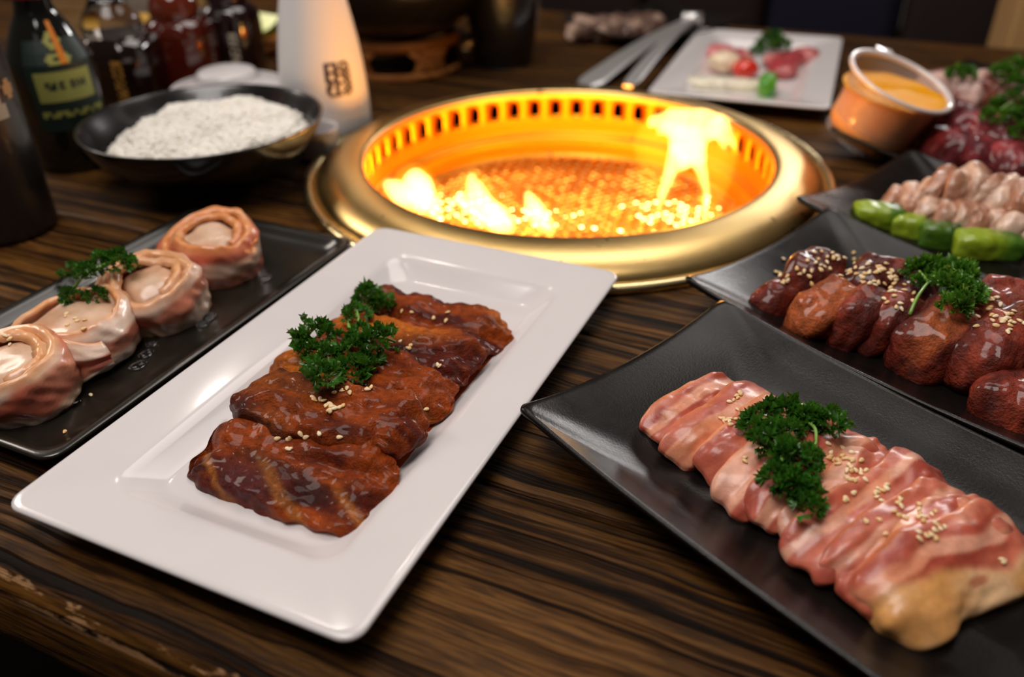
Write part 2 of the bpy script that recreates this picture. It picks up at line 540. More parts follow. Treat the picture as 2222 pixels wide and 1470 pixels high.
# floor, booth and post behind the table
v, f = box(0, 1.5, -0.74, 7, 6, 0.04)
o = mk('floor', v, f, M_FLOOR, None, False)
o['kind'] = 'structure'
booth = thing('booth_bench', 'dark leather booth bench beyond the far table edge', 'bench', (EDGE[0], EDGE[1], 0), TD)
v, f = box(0.3, 1.50, -0.36, 2.9, 0.5, 0.12, 0.03)
mk('seat', v, f, M_LEATHER, booth)
v, f = box(0.3, 1.52, -0.56, 2.9, 0.46, 0.24, 0.01)
mk('plinth', v, f, M_LEATHER, booth)
for k in range(12):
    v, f = box(-1.1 + 0.25 * k, 1.72, 0.02, 0.246, 0.12, 0.8, 0.035)
    mk('back_cushion', v, f, M_NAVY if k in (8, 9, 5) else M_LEATHER, booth)
v, f = box(0, 0, -0.20, 0.34, 0.16, 1.02, 0.004)
p = Vector(tuple(EDGE + 0.50 * tx + 1.29 * ty) + (0,))
o = mk('partition_post', v, f, M_BEIGE, None, False, loc=(p.x + 0.095, p.y + 0.0, 0))
o.rotation_euler = (0, 0, math.radians(-20))
tag(o, 'pale beige panelled partition post in the far right corner', 'partition')

# ------------------------------------------------------------------ grill
grill = thing('table_grill', 'round brass barbecue grill burning in the middle of the wooden table', 'grill', (GC[0], GC[1], 0))
v, f = lathe([(0.2235, -0.001), (0.2325, 0.0), (0.2335, 0.0025), (0.232, 0.0055), (0.229, 0.0068), (0.2255, 0.0062), (0.2235, 0.0045), (0.2235, -0.001)], 160)
mk('outer_lip', v, f, M_BRASSLIP, grill)
pr = spline([(0.2235, 0.001), (0.2225, 0.005), (0.2175, 0.0105), (0.207, 0.0160), (0.195, 0.0190), (0.186, 0.0200), (0.1815, 0.0195), (0.1795, 0.0170), (0.1795, 0.0125)], 4)
v, f = lathe(pr, 160)
mk('brass_ring', v, f, M_BRASS, grill)
# slotted band of the inner wall
NS = 50
R0, zt, zb = 0.1795, 0.0125, -0.0125
M_ = 28
cell = 2 * PI / NS
zc = 0.0002
phis = [k * 2 * PI / M_ for k in range(M_)]
hw, hz = R0 * cell / 2, (zt - zb) / 2
outer = []
ca = math.atan2(hz, hw)
for ph in phis:
    c_, s_ = math.cos(ph), math.sin(ph)
    tt = min(hw / abs(c_) if abs(c_) > 1e-6 else 9, hz / abs(s_) if abs(s_) > 1e-6 else 9)
    outer.append([tt * c_, tt * s_])
outer = np.array(outer)
for sx_ in (1, -1):
    for sz_ in (1, -1):
        k = np.argmin(((outer - [sx_ * hw, sz_ * hz]) ** 2).sum(1))
        outer[k] = [sx_ * hw, sz_ * hz]
arch = []
for ph in phis:
    c_, s_ = math.cos(ph), math.sin(ph)
    a_, b_ = 0.0048, 0.0088
    if s_ < 0:
        tt = min(a_ / abs(c_) if abs(c_) > 1e-6 else 9, 0.0068 / abs(s_))
    else:
        tt = 1 / math.sqrt((c_ / a_) ** 2 + (s_ / b_) ** 2)
    arch.append([tt * c_, tt * s_])
arch = np.array(arch)
V, Fc = [], []
for s_ in range(NS):
    a0 = (s_ + 0.5) * cell
    n0 = len(V)
    for lp, rr in ((outer, R0), (arch, R0), (arch, R0 + 0.0004)):
        for x_, z_ in lp:
            a = a0 + x_ / R0
            V.append((rr * math.cos(a), rr * math.sin(a), z_ + (zt + zb) / 2))
    for q in range(2):
        for k in range(M_):
            k2 = (k + 1) % M_
            Fc.append((n0 + q * M_ + k, n0 + (q + 1) * M_ + k, n0 + (q + 1) * M_ + k2, n0 + q * M_ + k2))
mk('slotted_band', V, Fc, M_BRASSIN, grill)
v, f = lathe(spline([(0.1795, -0.0125), (0.1795, -0.022), (0.1785, -0.026), (0.173, -0.029), (0.1705, -0.032), (0.1695, -0.040), (0.168, -0.047), (0.160, -0.050)], 4), 128)
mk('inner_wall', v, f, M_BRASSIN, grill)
v, f = lathe([(0.192, 0.008), (0.194, -0.02), (0.190, -0.055), (0.172, -0.075), (0.01, -0.076)], 96, False, True)
mk('fire_box', v, f, M_CAVITY, grill)
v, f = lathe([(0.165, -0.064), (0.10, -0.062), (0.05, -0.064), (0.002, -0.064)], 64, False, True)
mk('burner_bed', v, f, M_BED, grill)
# woven grate: two layers of wavy wires
parts = []
RG = 0.166
th = math.radians(30)
for d in (0, 1):
    a = th + d * PI / 2
    ux, uy = math.cos(a), math.sin(a)
    for k in range(-19, 20):
        off = k * 0.0085
        half = math.sqrt(max(RG ** 2 - off ** 2, 0))
        if half < 0.01:
            continue
        n = max(8, int(half * 2 / 0.00425))
        s = np.linspace(-half, half, n)
        zz = -0.0495 + 0.0009 * np.cos(s / 0.0085 * PI + k * PI + d * PI)
        parts.append(tube(np.c_[s * ux - off * uy, s * uy + off * ux, zz], 0.00115, 5))
v, f = join(parts)
o = mk('grate', v, f, M_GRATE, grill)
o['kind'] = 'stuff'
v, f = tube(np.c_[0.1665 * np.cos(np.linspace(0, 2 * PI, 90)), 0.1665 * np.sin(np.linspace(0, 2 * PI, 90)), np.full(90, -0.0495)], 0.002, 8)
mk('grate_rim', v, f, M_GRATE, grill)
# glowing blobs put in for the glints on the grate wires
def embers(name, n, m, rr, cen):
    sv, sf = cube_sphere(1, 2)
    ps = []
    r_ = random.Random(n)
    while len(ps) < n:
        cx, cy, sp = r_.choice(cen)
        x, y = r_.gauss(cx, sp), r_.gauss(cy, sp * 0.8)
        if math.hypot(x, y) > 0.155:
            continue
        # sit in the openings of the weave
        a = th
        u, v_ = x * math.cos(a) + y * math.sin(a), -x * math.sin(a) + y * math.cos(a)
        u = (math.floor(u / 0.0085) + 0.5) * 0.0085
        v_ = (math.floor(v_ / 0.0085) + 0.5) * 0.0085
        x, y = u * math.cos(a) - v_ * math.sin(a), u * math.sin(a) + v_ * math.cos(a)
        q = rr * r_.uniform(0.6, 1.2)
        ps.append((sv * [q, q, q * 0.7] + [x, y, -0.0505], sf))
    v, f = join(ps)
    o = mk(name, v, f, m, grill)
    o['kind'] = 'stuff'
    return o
def gl_(x, y, z=-0.05):
    p = at(x, y, z)
    return (p.x - GC[0], p.y - GC[1])
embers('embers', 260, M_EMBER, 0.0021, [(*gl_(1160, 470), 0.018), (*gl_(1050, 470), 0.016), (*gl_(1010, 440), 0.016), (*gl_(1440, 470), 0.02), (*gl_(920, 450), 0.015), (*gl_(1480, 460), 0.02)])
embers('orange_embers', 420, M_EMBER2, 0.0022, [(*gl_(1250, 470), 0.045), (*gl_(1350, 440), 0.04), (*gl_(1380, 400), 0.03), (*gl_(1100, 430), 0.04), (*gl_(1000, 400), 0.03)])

# flames: closed glowing bodies of gas
def flame(name, label, strands, fringe, Y=None, rem=0.0016):
    """strands: lists of (px, py, radius) with a shared depth plane through the first strand's foot"""
    base = at(strands[0][0][0], strands[0][0][1], -0.045)
    Y = Y or base.y
    parts = []
    for st in strands:
        pts = [tuple(at_y(x, y, Y + 0.006 * math.sin(i * 1.7 + len(parts)))) for i, (x, y, r) in enumerate(st)]
        rr = [r for _, _, r in st]
        pp = spline(np.c_[pts, rr], 6)
        parts.append(tube(pp[:, :3], np.maximum(pp[:, 3], 0.0004), 10))
    v, f = join(parts)
    v = v + 0.0016 * np.c_[vn(v, 90, 1), vn(v, 90, 2), vn(v, 90, 3)]
    root = thing(name, label, 'flame', (base.x, Y, -0.045))
    o = mk('flame_body', v - np.array(root.location), f, M_FLAME, root)
    md = o.modifiers.new('r', 'REMESH')
    md.mode = 'VOXEL'
    md.voxel_size = rem
    parts = []
    for st in fringe:
        pts = [tuple(at_y(x, y, Y)) for x, y, r in st]
        pp = spline(np.c_[pts, [r for _, _, r in st]], 5)
        parts.append(tube(pp[:, :3], np.maximum(pp[:, 3], 0.0005), 10))
    v, f = join(parts)
    v = v + 0.003 * np.c_[vn(v, 50, 4), vn(v, 50, 5), vn(v, 50, 6)]
    o = mk('flame_fringe', v - np.array(root.location), f, M_GLOW, root)
    md = o.modifiers.new('r', 'REMESH')
    md.mode = 'VOXEL'
    md.voxel_size = rem * 1.5
    return root
flame('flame', 'tall forked white-yellow flame with a ragged top at right of the grill',
      [[(1426, 478, .0012), (1429, 450, .0025), (1437, 420, .0040), (1447, 390, .0052), (1458, 362, .0068), (1470, 335, .0085), (1478, 310, .0100), (1476, 285, .0095), (1468, 264, .0070)],
       [(1517, 468, .0008), (1529, 446, .0022), (1532, 418, .0032), (1528, 388, .0045), (1520, 360, .0062), (1512, 330, .0085), (1508, 300, .0110), (1504, 272, .0090), (1500, 256, .0050)],
       [(1408, 276, .0015), (1420, 262, .0050), (1438, 268, .0065), (1462, 280, .0075), (1490, 288, .0095), (1520, 288, .0095), (1545, 286, .0075), (1566, 292, .0055), (1584, 304, .0045), (1598, 326, .0012)],
       [(1422, 258, .0020), (1445, 253, .0055), (1472, 252, .0075), (1500, 254, .0080), (1528, 256, .0075), (1552, 262, .0065), (1576, 278, .0045), (1592, 292, .0012)],
       [(1425, 290, .001), (1440, 284, .0035), (1458, 288, .0050)],
       [(1540, 282, .0070), (1556, 266, .0055), (1566, 256, .0040), (1590, 262, .0012)],
       [(1560, 296, .0045), (1570, 314, .0028), (1572, 332, .0008)],
       [(1462, 372, .002), (1482, 348, .0100), (1496, 318, .0130)]],
      [[(1425, 480, .006), (1425, 420, .014), (1430, 360, .022), (1440, 310, .026), (1455, 270, .022), (1470, 245, .010)],
       [(1535, 470, .01), (1545, 390, .018), (1550, 320, .022), (1560, 270, .015)]])
flame('flame', 'low white flame licking the left wall of the grill',
      [[(960, 480, .003), (935, 450, .008), (915, 420, .013), (902, 395, .013), (895, 380, .006)],
       [(905, 450, .004), (880, 430, .009), (855, 408, .009), (835, 395, .004)]],
      [[(955, 480, .012), (915, 440, .024), (880, 410, .026), (850, 395, .014)]])
flame('flame', 'slanting yellow flame in the front centre-left of the grate',
      [[(1110, 500, .006), (1085, 480, .012), (1060, 455, .010), (1040, 425, .008), (1028, 398, .007), (1024, 375, .003)],
       [(1075, 495, .004), (1035, 460, .007), (1005, 435, .006), (998, 420, .003)]],
      [[(1095, 500, .012), (1060, 455, .016), (1032, 400, .012), (1020, 370, .006)]])
flame('flame', 'short slanting yellow flame left of the grate centre between two larger ones',
      [[(1200, 500, .005), (1180, 480, .008), (1160, 455, .008), (1150, 435, .006), (1145, 420, .003)]],
      [[(1200, 500, .010), (1170, 465, .012), (1150, 425, .008)]])
p1 = at(1480, 475, -0.045)
light('POINT', 'flame_light', (p1.x, p1.y, 0.015), None, 0.35, (1.0, 0.42, 0.08), 0.008)
p1 = at(935, 450, -0.045)
light('POINT', 'flame_light', (p1.x, p1.y, -0.008), None, 0.22, (1.0, 0.42, 0.08), 0.006)
p1 = at(1090, 485, -0.045)
light('POINT', 'flame_light', (p1.x, p1.y, -0.02), None, 0.22, (1.0, 0.42, 0.08), 0.006)
light('AREA', 'burner_light', (GC[0], GC[1], -0.044), (GC[0], GC[1], 1), 0.6, (1.0, 0.34, 0.03), 0.2, 0.2)

# ------------------------------------------------------------------ plates
def white_plate(label, cen, ang, hx=0.159, hy=0.0935, group=None):
    """long axis is local x"""
    t_ = thing('rectangular_plate', label, 'plate', (*cen, 0), ang, group)
    pr = [(0.10, 0.075, 0.0050, 0.006), (0.060, 0.060, 0.0050, 0.008), (0.046, 0.046, 0.0052, 0.012), (0.0435, 0.0435, 0.0057, 0.013), (0.041, 0.041, 0.0070, 0.013),
          (0.034, 0.034, 0.0120, 0.012), (0.0315, 0.0315, 0.0138, 0.012), (0.029, 0.029, 0.0146, 0.011), (0.027, 0.027, 0.0150, 0.010), (0.015, 0.015, 0.0167, 0.010),
          (0.004, 0.004, 0.0182, 0.009), (0.0015, 0.0015, 0.0184, 0.009), (0.0003, 0.0003, 0.0178, 0.009), (0.0, 0.0, 0.0168, 0.009), (0.0006, 0.0006, 0.0155, 0.009), (0.003, 0.003, 0.0145, 0.009),
          (0.022, 0.022, 0.0115, 0.010), (0.038, 0.038, 0.0025, 0.012), (0.042, 0.042, 0.0003, 0.012), (0.046, 0.046, 0.0, 0.012), (0.05, 0.05, 0.0018, 0.012), (0.10, 0.075, 0.0018, 0.006)]
    v, f = rect_dish(hx, hy, pr)
    mk('dish', v, f, M_WHITE, t_)
    return t_
def frame_from(a, b, c):
    """centre and long-axis angle of a rectangle from its corners a-b (short edge) and a-c (long edge)"""
    return
wd = math.atan2(0.29, 0.133)
wcen = (np.array([-0.096, 0.568]) + [0.074, 0.491] + [-0.063, 0.199] + [-0.229, 0.278]) / 4
white_plate('long white rectangular plate in front holding saucy brown beef slices', wcen, wd)
white_plate('small white rectangular plate behind the grill holding tomato and pink meat', (0.292, 1.012), math.radians(69), 0.158, 0.0935)

def black_plate(label, corner, ang, hx=0.17, hy=0.082, zc=0.028):
    """corner = near-left rim corner; short edge runs along ang, long axis at ang-90"""
    s_ = np.array([math.cos(ang), math.sin(ang)])
    l_ = np.array([math.sin(ang), -math.cos(ang)])
    cen = np.array(corner) + s_ * hy + l_ * hx
    t_ = thing('black_plate', label, 'plate', (*cen, 0), math.atan2(l_[1], l_[0]))
    k = 0.0185
    pr = [(0.10, 0.06, 0.0040, 0.006), (0.07, 0.040, 0.0041, 0.010), (0.058, 0.033, 0.0048, 0.016), (0.050, 0.028, 0.0064, 0.018), (0.042, 0.0225, 0.0085, 0.018), (0.030, 0.015, 0.0120, 0.016), (0.016, 0.008, 0.0158, 0.012),
          (0.005, 0.003, 0.0182, 0.008), (0.0022, 0.0018, 0.0188, 0.007), (0.0004, 0.0004, 0.0184, 0.006), (0.0, 0.0, 0.0174, 0.006), (0.001, 0.001, 0.0160, 0.006),
          (0.012, 0.008, 0.0125, 0.010), (0.03, 0.02, 0.0070, 0.014), (0.050, 0.033, 0.0010, 0.015), (0.055, 0.036, 0.0, 0.015), (0.06, 0.04, 0.0015, 0.012), (0.10, 0.06, 0.0015, 0.006)]
    v, f = rect_dish(hx, hy, pr, lift=0.0095, zref=k, pw=2.2)
    mk('dish', v, f, M_BLACK, t_)
    return t_, cen, s_, l_
BA = math.radians(39.8)
b1 = black_plate('nearest black rectangular plate with raw bacon strips', (0.001, 0.333), BA, 0.162)
b2 = black_plate('black rectangular plate with sesame-covered dark beef chunks behind the bacon plate', (0.107, 0.465), BA, 0.140)
b3 = black_plate('black rectangular plate with pale sliced meat and green vegetable pieces', (0.213, 0.589), math.radians(38), 0.135)
b4 = black_plate('black plate with dark red beef under the orange sauce cup', (0.290, 0.746), math.radians(38), 0.125)
b5 = black_plate('black plate with pinkish meat farthest up at the right edge', (0.395, 0.885), math.radians(36), 0.115)
b6 = black_plate('black plate with glistening brown food behind the tongs', (0.172, 1.105), math.radians(125), 0.10, 0.085)

# low dark tray at left
TL, TW = 0.270, 0.154
ta = math.atan2(0.906, 0.422)
nr = np.array([-0.2265, 0.314])
tcen = nr + np.array([0.422, 0.906]) * TL / 2 + np.array([-0.906, 0.422]) * TW / 2
tray = thing('low_black_tray', 'low flat black tray at left holding four bacon-wrapped scallops', 'tray', (*tcen, 0), ta)
pr = [(0.06, 0.06, 0.0045, 0.006), (0.020, 0.020, 0.0045, 0.012), (0.0135, 0.0135, 0.0050, 0.013), (0.010, 0.010, 0.0072, 0.013), (0.0075, 0.0075, 0.0100, 0.012), (0.006, 0.006, 0.0112, 0.012), (0.0035, 0.0035, 0.0118, 0.011), (0.001, 0.001, 0.0116, 0.011),
      (0.0, 0.0, 0.0106, 0.011), (0.0006, 0.0006, 0.0095, 0.011), (0.004, 0.004, 0.0075, 0.011), (0.013, 0.013, 0.0008, 0.012), (0.016, 0.016, 0, 0.012), (0.06, 0.06, 0.0008, 0.006)]
v, f = rect_dish(TL / 2, TW / 2, pr)
mk('dish', v, f, M_TRAY, tray)

# ------------------------------------------------------------------ meat
def frame(cen, ang, tilt=0.0, roll=0.0, z=0.0):
    return Matrix.Translation((cen[0], cen[1], z)) @ Matrix.Rotation(ang, 4, 'Z') @ Matrix.Rotation(tilt, 4, 'X') @ Matrix.Rotation(roll, 4, 'Y')
meat_objs = []
def pillow(name, m, size, M, k=4, n=30, deform=None, color=None, noise_amp=(0.0015, 45), ridges=None, seed=0, parent=None, keep=True, floor=None):
    U, Fc = cube_sphere(n, k)
    V = U * np.array(size)
    q = V + seed * 3.1
    d = fbm(q, noise_amp[1], seed, 3) * noise_amp[0]
    V = V + U * d[:, None] * np.array([1, 1, 0.8])
    if deform:
        V = deform(U, V)
    if ridges:
        V[:, 2] += ridges[0] * np.sin(ridges[1] * V[:, 0] + ridges[2] * V[:, 1] + 2.5 * vn(q, 25, seed)) * sstep(U[:, 2], -0.2, 0.5)
    col = color(U, V, q) if color else None
    cen = np.array(M.translation)
    Mr = M.copy()
    A = np.array(Mr)
    Vw = V @ A[:3, :3].T + A[:3, 3]
    if floor is not None:
        lo = Vw[:, 2] < floor
        Vw[lo, 2] = floor + (Vw[lo, 2] - floor) * 0.02
    o = mk(name, Vw - cen, Fc, m, parent, True, col, loc=cen)
    if keep:
        meat_objs.append(o)
    return o

# five marinated beef slices on the white plate
SD = math.radians(-27)
def beef_col(U, V, q):
    n1 = fbm(q * [0.5, 1.6, 1], 60, 3, 4)
    n2 = fbm(q * [0.6, 1.3, 1], 22, 5, 3)
    n3 = fbm(q * [0.35, 1, 1], 45, 8, 3)
    c = mixc((0.075, 0.007, 0.0015), (0.26, 0.042, 0.003), sstep(n1, -0.6, 0.6))
    c = mixc(c, (0.50, 0.13, 0.008), sstep(n2, 0.15, 0.95) * 0.85)
    c = mixc(c, (0.028, 0.004, 0.003), sstep(n3, 0.15, 0.7) * 0.85)
    return c
bs = [  # left px, right px, half width, thickness, tilt, z, label
    ((448, 950), (845, 1070), 0.028, 0.0072, 14, 0.0125, 'nearest flat sauce-coated beef slice at the front of the white plate'),
    ((520, 858), (905, 948), 0.0205, 0.0105, 8, 0.0200, 'second beef slice from the front, rolled up into a thick ridge'),
    ((590, 800), (975, 868), 0.0235, 0.0075, 8, 0.0135, 'middle beef slice under the parsley on the white plate'),
    ((690, 728), (1035, 800), 0.0240, 0.0076, 9, 0.0150, 'fourth beef slice, orange-streaked, behind the parsley on the white plate'),
    ((745, 665), (1095, 738), 0.0230, 0.0065, 8, 0.0115, 'farthest saucy beef slice at the back of the white plate'),
]
for i, (l_, r_, hw_, th_, tilt, z_, lab) in enumerate(bs):
    a = np.array(at(*l_, z_))[:2]
    b = np.array(at(*r_, z_))[:2]
    ang = math.atan2(b[1] - a[1], b[0] - a[0])
    hl = np.linalg.norm(b - a) / 2 + 0.001
    def dfm(U, V, i=i, hl=hl, hw_=hw_):
        V = V.copy()
        q = V + i * 1.7
        V[:, 1] += 0.0045 * vn(np.c_[V[:, 0], np.zeros(len(V))], 40, i) + 0.0035 * (U[:, 0] ** 2) * (-1 if i == 0 else 0.3)
        V[:, 0] += 0.004 * vn(np.c_[V[:, 1] * 1.5, np.zeros(len(V))], 70, i + 4) * np.abs(U[:, 0])
        top = sstep(U[:, 2], -0.3, 0.5)
        V[:, 2] += top * (0.0034 * vn(q * [0.6, 1.3, 0], 42, i + 9) + 0.0017 * vn(q * [1, 2.2, 0], 90, i + 2) + 0.0006 * vn(q, 260, i + 5))
        V[:, 2] -= 0.006 * np.maximum(np.abs(U[:, 0]) - 0.72, 0) / 0.28 * top
        # crease folded into the front face
        V[:, 2] -= top * 0.0030 * np.exp(-((V[:, 1] - 0.2 * hw_ * math.sin(i) - 0.1 * V[:, 0]) / 0.0030) ** 2) * (0.6 + 0.4 * np.sin(V[:, 0] * 60 + i))
        return V
    def bcol(U, V, q, i=i, hw_=hw_):
        c = beef_col(U, V, q)
        if i == 0:      # bare dark lean with pale fat seams on the front face
            f_ = sstep(-U[:, 1], 0.15, 0.5) * sstep(0.42 - np.abs(U[:, 0] + 0.18), 0, 0.25)
            c = mixc(c, (0.085, 0.016, 0.014), f_ * 0.85)
            ln = np.abs(U[:, 0] * 0.8 + U[:, 1] * 0.6 + 0.25 + 0.12 * vn(q, 25, 3))
            c = mixc(c, (0.38, 0.13, 0.02), sstep(0.10 - np.minimum(ln, np.abs(ln - 0.6)), 0, 0.09) * sstep(-U[:, 1], 0.0, 0.4) * 0.6)
        return c
    o = pillow('beef_slice', M_MEAT, (hl, hw_, th_), frame((a + b) / 2, ang, math.radians(tilt), 0, z_), 3.6, 44, dfm, bcol, (0.0036, 75), None, i, floor=0.0052)
    tag(o, lab, 'meat', 'beef slices on the white plate')
# thin puddle of marinade round the beef
def puddle(name, pts, z, m, label, cat, th_=0.0007, n=64, seed=3, amp=0.10):
    P = spline(np.array([tuple(at(x, y, z))[:2] for x, y in pts + [pts[0]]]), 8)[:-1]
    c = P.mean(0)
    d = P - c
    ang = np.arange(len(P))
    wob = 1 + amp * 0.3 * vn(np.c_[ang * 0.5, ang * 0], 1, seed)
    L = [np.c_[c + d * wob[:, None], np.full(len(P), z)], np.c_[c + d * wob[:, None] * 0.99, np.full(len(P), z + th_ * 0.7)], np.c_[c + d * wob[:, None] * 0.95, np.full(len(P), z + th_)], np.c_[c + d * 0.3, np.full(len(P), z + th_)]]
    v, f = rings(L, True, False, True)
    v[:, :2] -= c
    v[:, 2] -= z
    o = mk(name, v, f, m, None, loc=(c[0], c[1], z))
    return tag(o, label, cat)
puddle('marinade_puddle', [(500, 985), (470, 930), (560, 810), (700, 700), (770, 645), (900, 660), (1090, 700), (1108, 760), (1060, 835), (965, 905), (900, 985), (880, 1040), (815, 1115), (700, 1085), (590, 1060)], 0.0051, M_SAUCE, 'thin red-orange marinade spread under the beef on the white plate', 'sauce')
puddle('oil_patch', [(470, 975), (520, 1020), (580, 1062), (640, 1078), (620, 1050), (540, 1000)], 0.0051, M_OIL, 'small amber oil seep by the nearest beef slice', 'oil', 0.0005)

# raw bacon strips on the nearest black plate
bcen, bsd, bld = b1[1], b1[2], b1[3]
def bacon_col(seed, fatn=0.0, cream=0.0):
    def f_(U, V, q):
        v_ = U[:, 1] + 0.42 * vn(q * [0.8, 0.2, 0], 32, seed) + 0.18 * vn(q * [1, 0.6, 0], 85, seed + 1)
        band = np.sin(v_ * 3.1 + seed * 2.1) * 0.8 + 0.5 * np.sin(v_ * 7.7 + seed * 0.7) + 0.45 * fbm(q * [0.6, 1.3, 1], 55, seed + 11)
        lean = mixc((0.42, 0.068, 0.038), (0.62, 0.17, 0.10), sstep(fbm(q * [0.35, 1.6, 1], 60, seed), -0.7, 0.7))
        fat = mixc((0.80, 0.40, 0.27), (0.74, 0.27, 0.13), sstep(vn(q, 34, seed + 3), -0.3, 0.8))
        c = mixc(lean, fat, sstep(band, 0.45 - fatn, 0.95 - fatn) * 0.9)
        c = mixc(c, (0.72, 0.26, 0.075), sstep(np.abs(U[:, 1]), 0.80, 1.0) * 0.5)
        c = mixc(c, (0.40, 0.055, 0.03), sstep(fbm(q * [0.5, 1.2, 1], 40, seed + 21), 0.45, 1.0) * 0.5)
        if cream:
            cr = mixc((0.74, 0.36, 0.11), (0.84, 0.54, 0.29), sstep(fbm(q, 45, seed + 31), -0.5, 0.6))
            k = cream * sstep(-U[:, 1] - 0.35 * U[:, 0] + 0.3 * vn(q, 40, seed + 5), 0.05, 0.3)
            c = c * (1 - k[:, None]) + cr * k[:, None]
            c = mixc(c, (0.42, 0.07, 0.035), sstep(0.16 - np.hypot(U[:, 0] + 0.05, (U[:, 1] + 0.45) * 1.2), 0, 0.08) * 0.7)
        return c
    return f_
strips = [  # pixel ends (near-left end, far-right end), half width, z, tilt, fat, cream
    ((1432, 955), (1600, 852), 0.015, 0.0125, 12, 0.0, 0.0, 'thin end bacon strip nearest the corner rim of its plate'),
    ((1480, 985), (1668, 868), 0.015, 0.0155, 10, 0.5, 0.0, 'second bacon strip from the plate corner, above the parsley'),
    ((1548, 1028), (1735, 890), 0.016, 0.0165, 10, 0.0, 0.0, 'third bacon strip, under the top of the parsley sprig'),
    ((1610, 1080), (1800, 920), 0.016, 0.0170, 8, 0.6, 0.0, 'fourth bacon strip, crossed by the middle of the parsley'),
    ((1665, 1125), (1872, 948), 0.016, 0.0165, 8, 0.2, 0.0, 'fifth bacon strip, beneath the lower parsley leaves'),
    ((1740, 1175), (1930, 985), 0.016, 0.0150, 8, 0.9, 0.2, 'sixth bacon strip, lying in the dip under the seeds'),
    ((1765, 1210), (2030, 1025), 0.0165, 0.0175, 10, 0.0, 0.0, 'seventh bacon strip with a dark red lean edge below the parsley'),
    ((1830, 1262), (2105, 1075), 0.017, 0.0170, 10, 0.5, 0.0, 'eighth bacon strip, pale pink, third from the near end'),
    ((1880, 1300), (2165, 1120), 0.017, 0.0165, 10, 0.0, 0.1, 'broad bacon strip second from the near end of the pile'),
    ((1925, 1335), (2195, 1165), 0.0205, 0.0140, 16, 0.0, 0.95, 'thick creamy-fat bacon strip at the near end of the pile'),
]
for i, (l_, r_, hw_, z_, tilt, fatn, cream, lab) in enumerate(strips):
    a = np.array(at(*l_, z_ - 0.004))[:2]
    b = np.array(at(*r_, z_ - 0.004))[:2]
    ang = math.atan2(b[1] - a[1], b[0] - a[0])
    hl = np.linalg.norm(b - a) / 2 + 0.004 + 0.003 * math.sin(i * 2.4)
    def dfm(U, V, i=i, hw_=hw_, z_=z_):
        V = V.copy()
        u = U[:, 0]
        V[:, 0] += 0.0035 * vn(np.c_[V[:, 1] * 1.5, V[:, 0] * 0], 90, i + 50) * np.abs(u) ** 3
        V[:, 1] *= 1 - 0.25 * np.clip((-u - 0.5) / 0.5, 0, 1) * (0.5 + 0.5 * math.sin(i * 1.9))
        V[:, 2] -= (z_ - 0.0065) * np.clip((np.abs(u) - 0.55) / 0.45, 0, 1) ** 1.6       # ends drape to the plate
        V[:, 2] += 0.0020 * (1 - (U[:, 1]) ** 2)
        V[:, 1] += 0.0045 * vn(np.c_[V[:, 0], V[:, 0] * 0], 35, i) + 0.0022 * vn(np.c_[V[:, 0], V[:, 0] * 0], 95, i + 20)
        V[:, 2] += 0.0034 * vn(np.c_[V[:, 0] * 0.8, V[:, 1] * 1.4], 60, i + 30) + 0.0008 * vn(np.c_[V[:, 0], V[:, 1] * 2], 150, i + 3)
        return V
    n_ = 34
    o = pillow('bacon_strip', M_BACON, (hl, hw_, 0.0028 if i < 9 else 0.0065), frame((a + b) / 2, ang, math.radians(tilt + 6), 0, z_), 5, n_, dfm, bacon_col(i, fatn, cream), (0.0010, 60), None, i, floor=0.0042)
    tag(o, lab, 'bacon', 'raw bacon strips on the nearest black plate')

# glazed beef chunks on the second black plate
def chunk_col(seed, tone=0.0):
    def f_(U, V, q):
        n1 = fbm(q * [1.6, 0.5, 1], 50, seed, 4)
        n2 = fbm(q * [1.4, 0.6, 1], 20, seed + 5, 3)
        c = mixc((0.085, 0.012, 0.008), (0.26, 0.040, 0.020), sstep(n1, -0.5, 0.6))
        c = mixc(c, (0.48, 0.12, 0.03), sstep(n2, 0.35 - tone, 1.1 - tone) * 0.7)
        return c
    return f_
def chunk(px, py, z, sz, yaw, tilt, i, name, m, colf, lab, group, floor, k=3.0, amp=0.003, cat='meat', drape=0.5):
    c = np.array(at(px, py, z))[:2]
    def dfm(U, V):
        V = V.copy()
        V[:, 2] += 0.10 * sz[2] * vn(V, 60, i)
        V[:, 0] *= 1 + 0.22 * vn(np.c_[V[:, 1], V[:, 2]] + i, 50, i)
        V[:, 2] -= drape * sz[2] * np.clip((np.abs(U[:, 1]) - 0.4) / 0.6, 0, 1) ** 1.5
        return V
    o = pillow(name, m, sz, frame(c, yaw, math.radians(tilt[0]), math.radians(tilt[1]), z), k, 24, dfm, colf, (amp, 55), (0.00022, 620, 260), i, floor=floor)
    return tag(o, lab, cat, group)
yb = math.atan2(b2[3][1], b2[3][0])      # long axis of the plate; chunk x runs along it
G2 = 'glazed beef chunks on the second black plate'
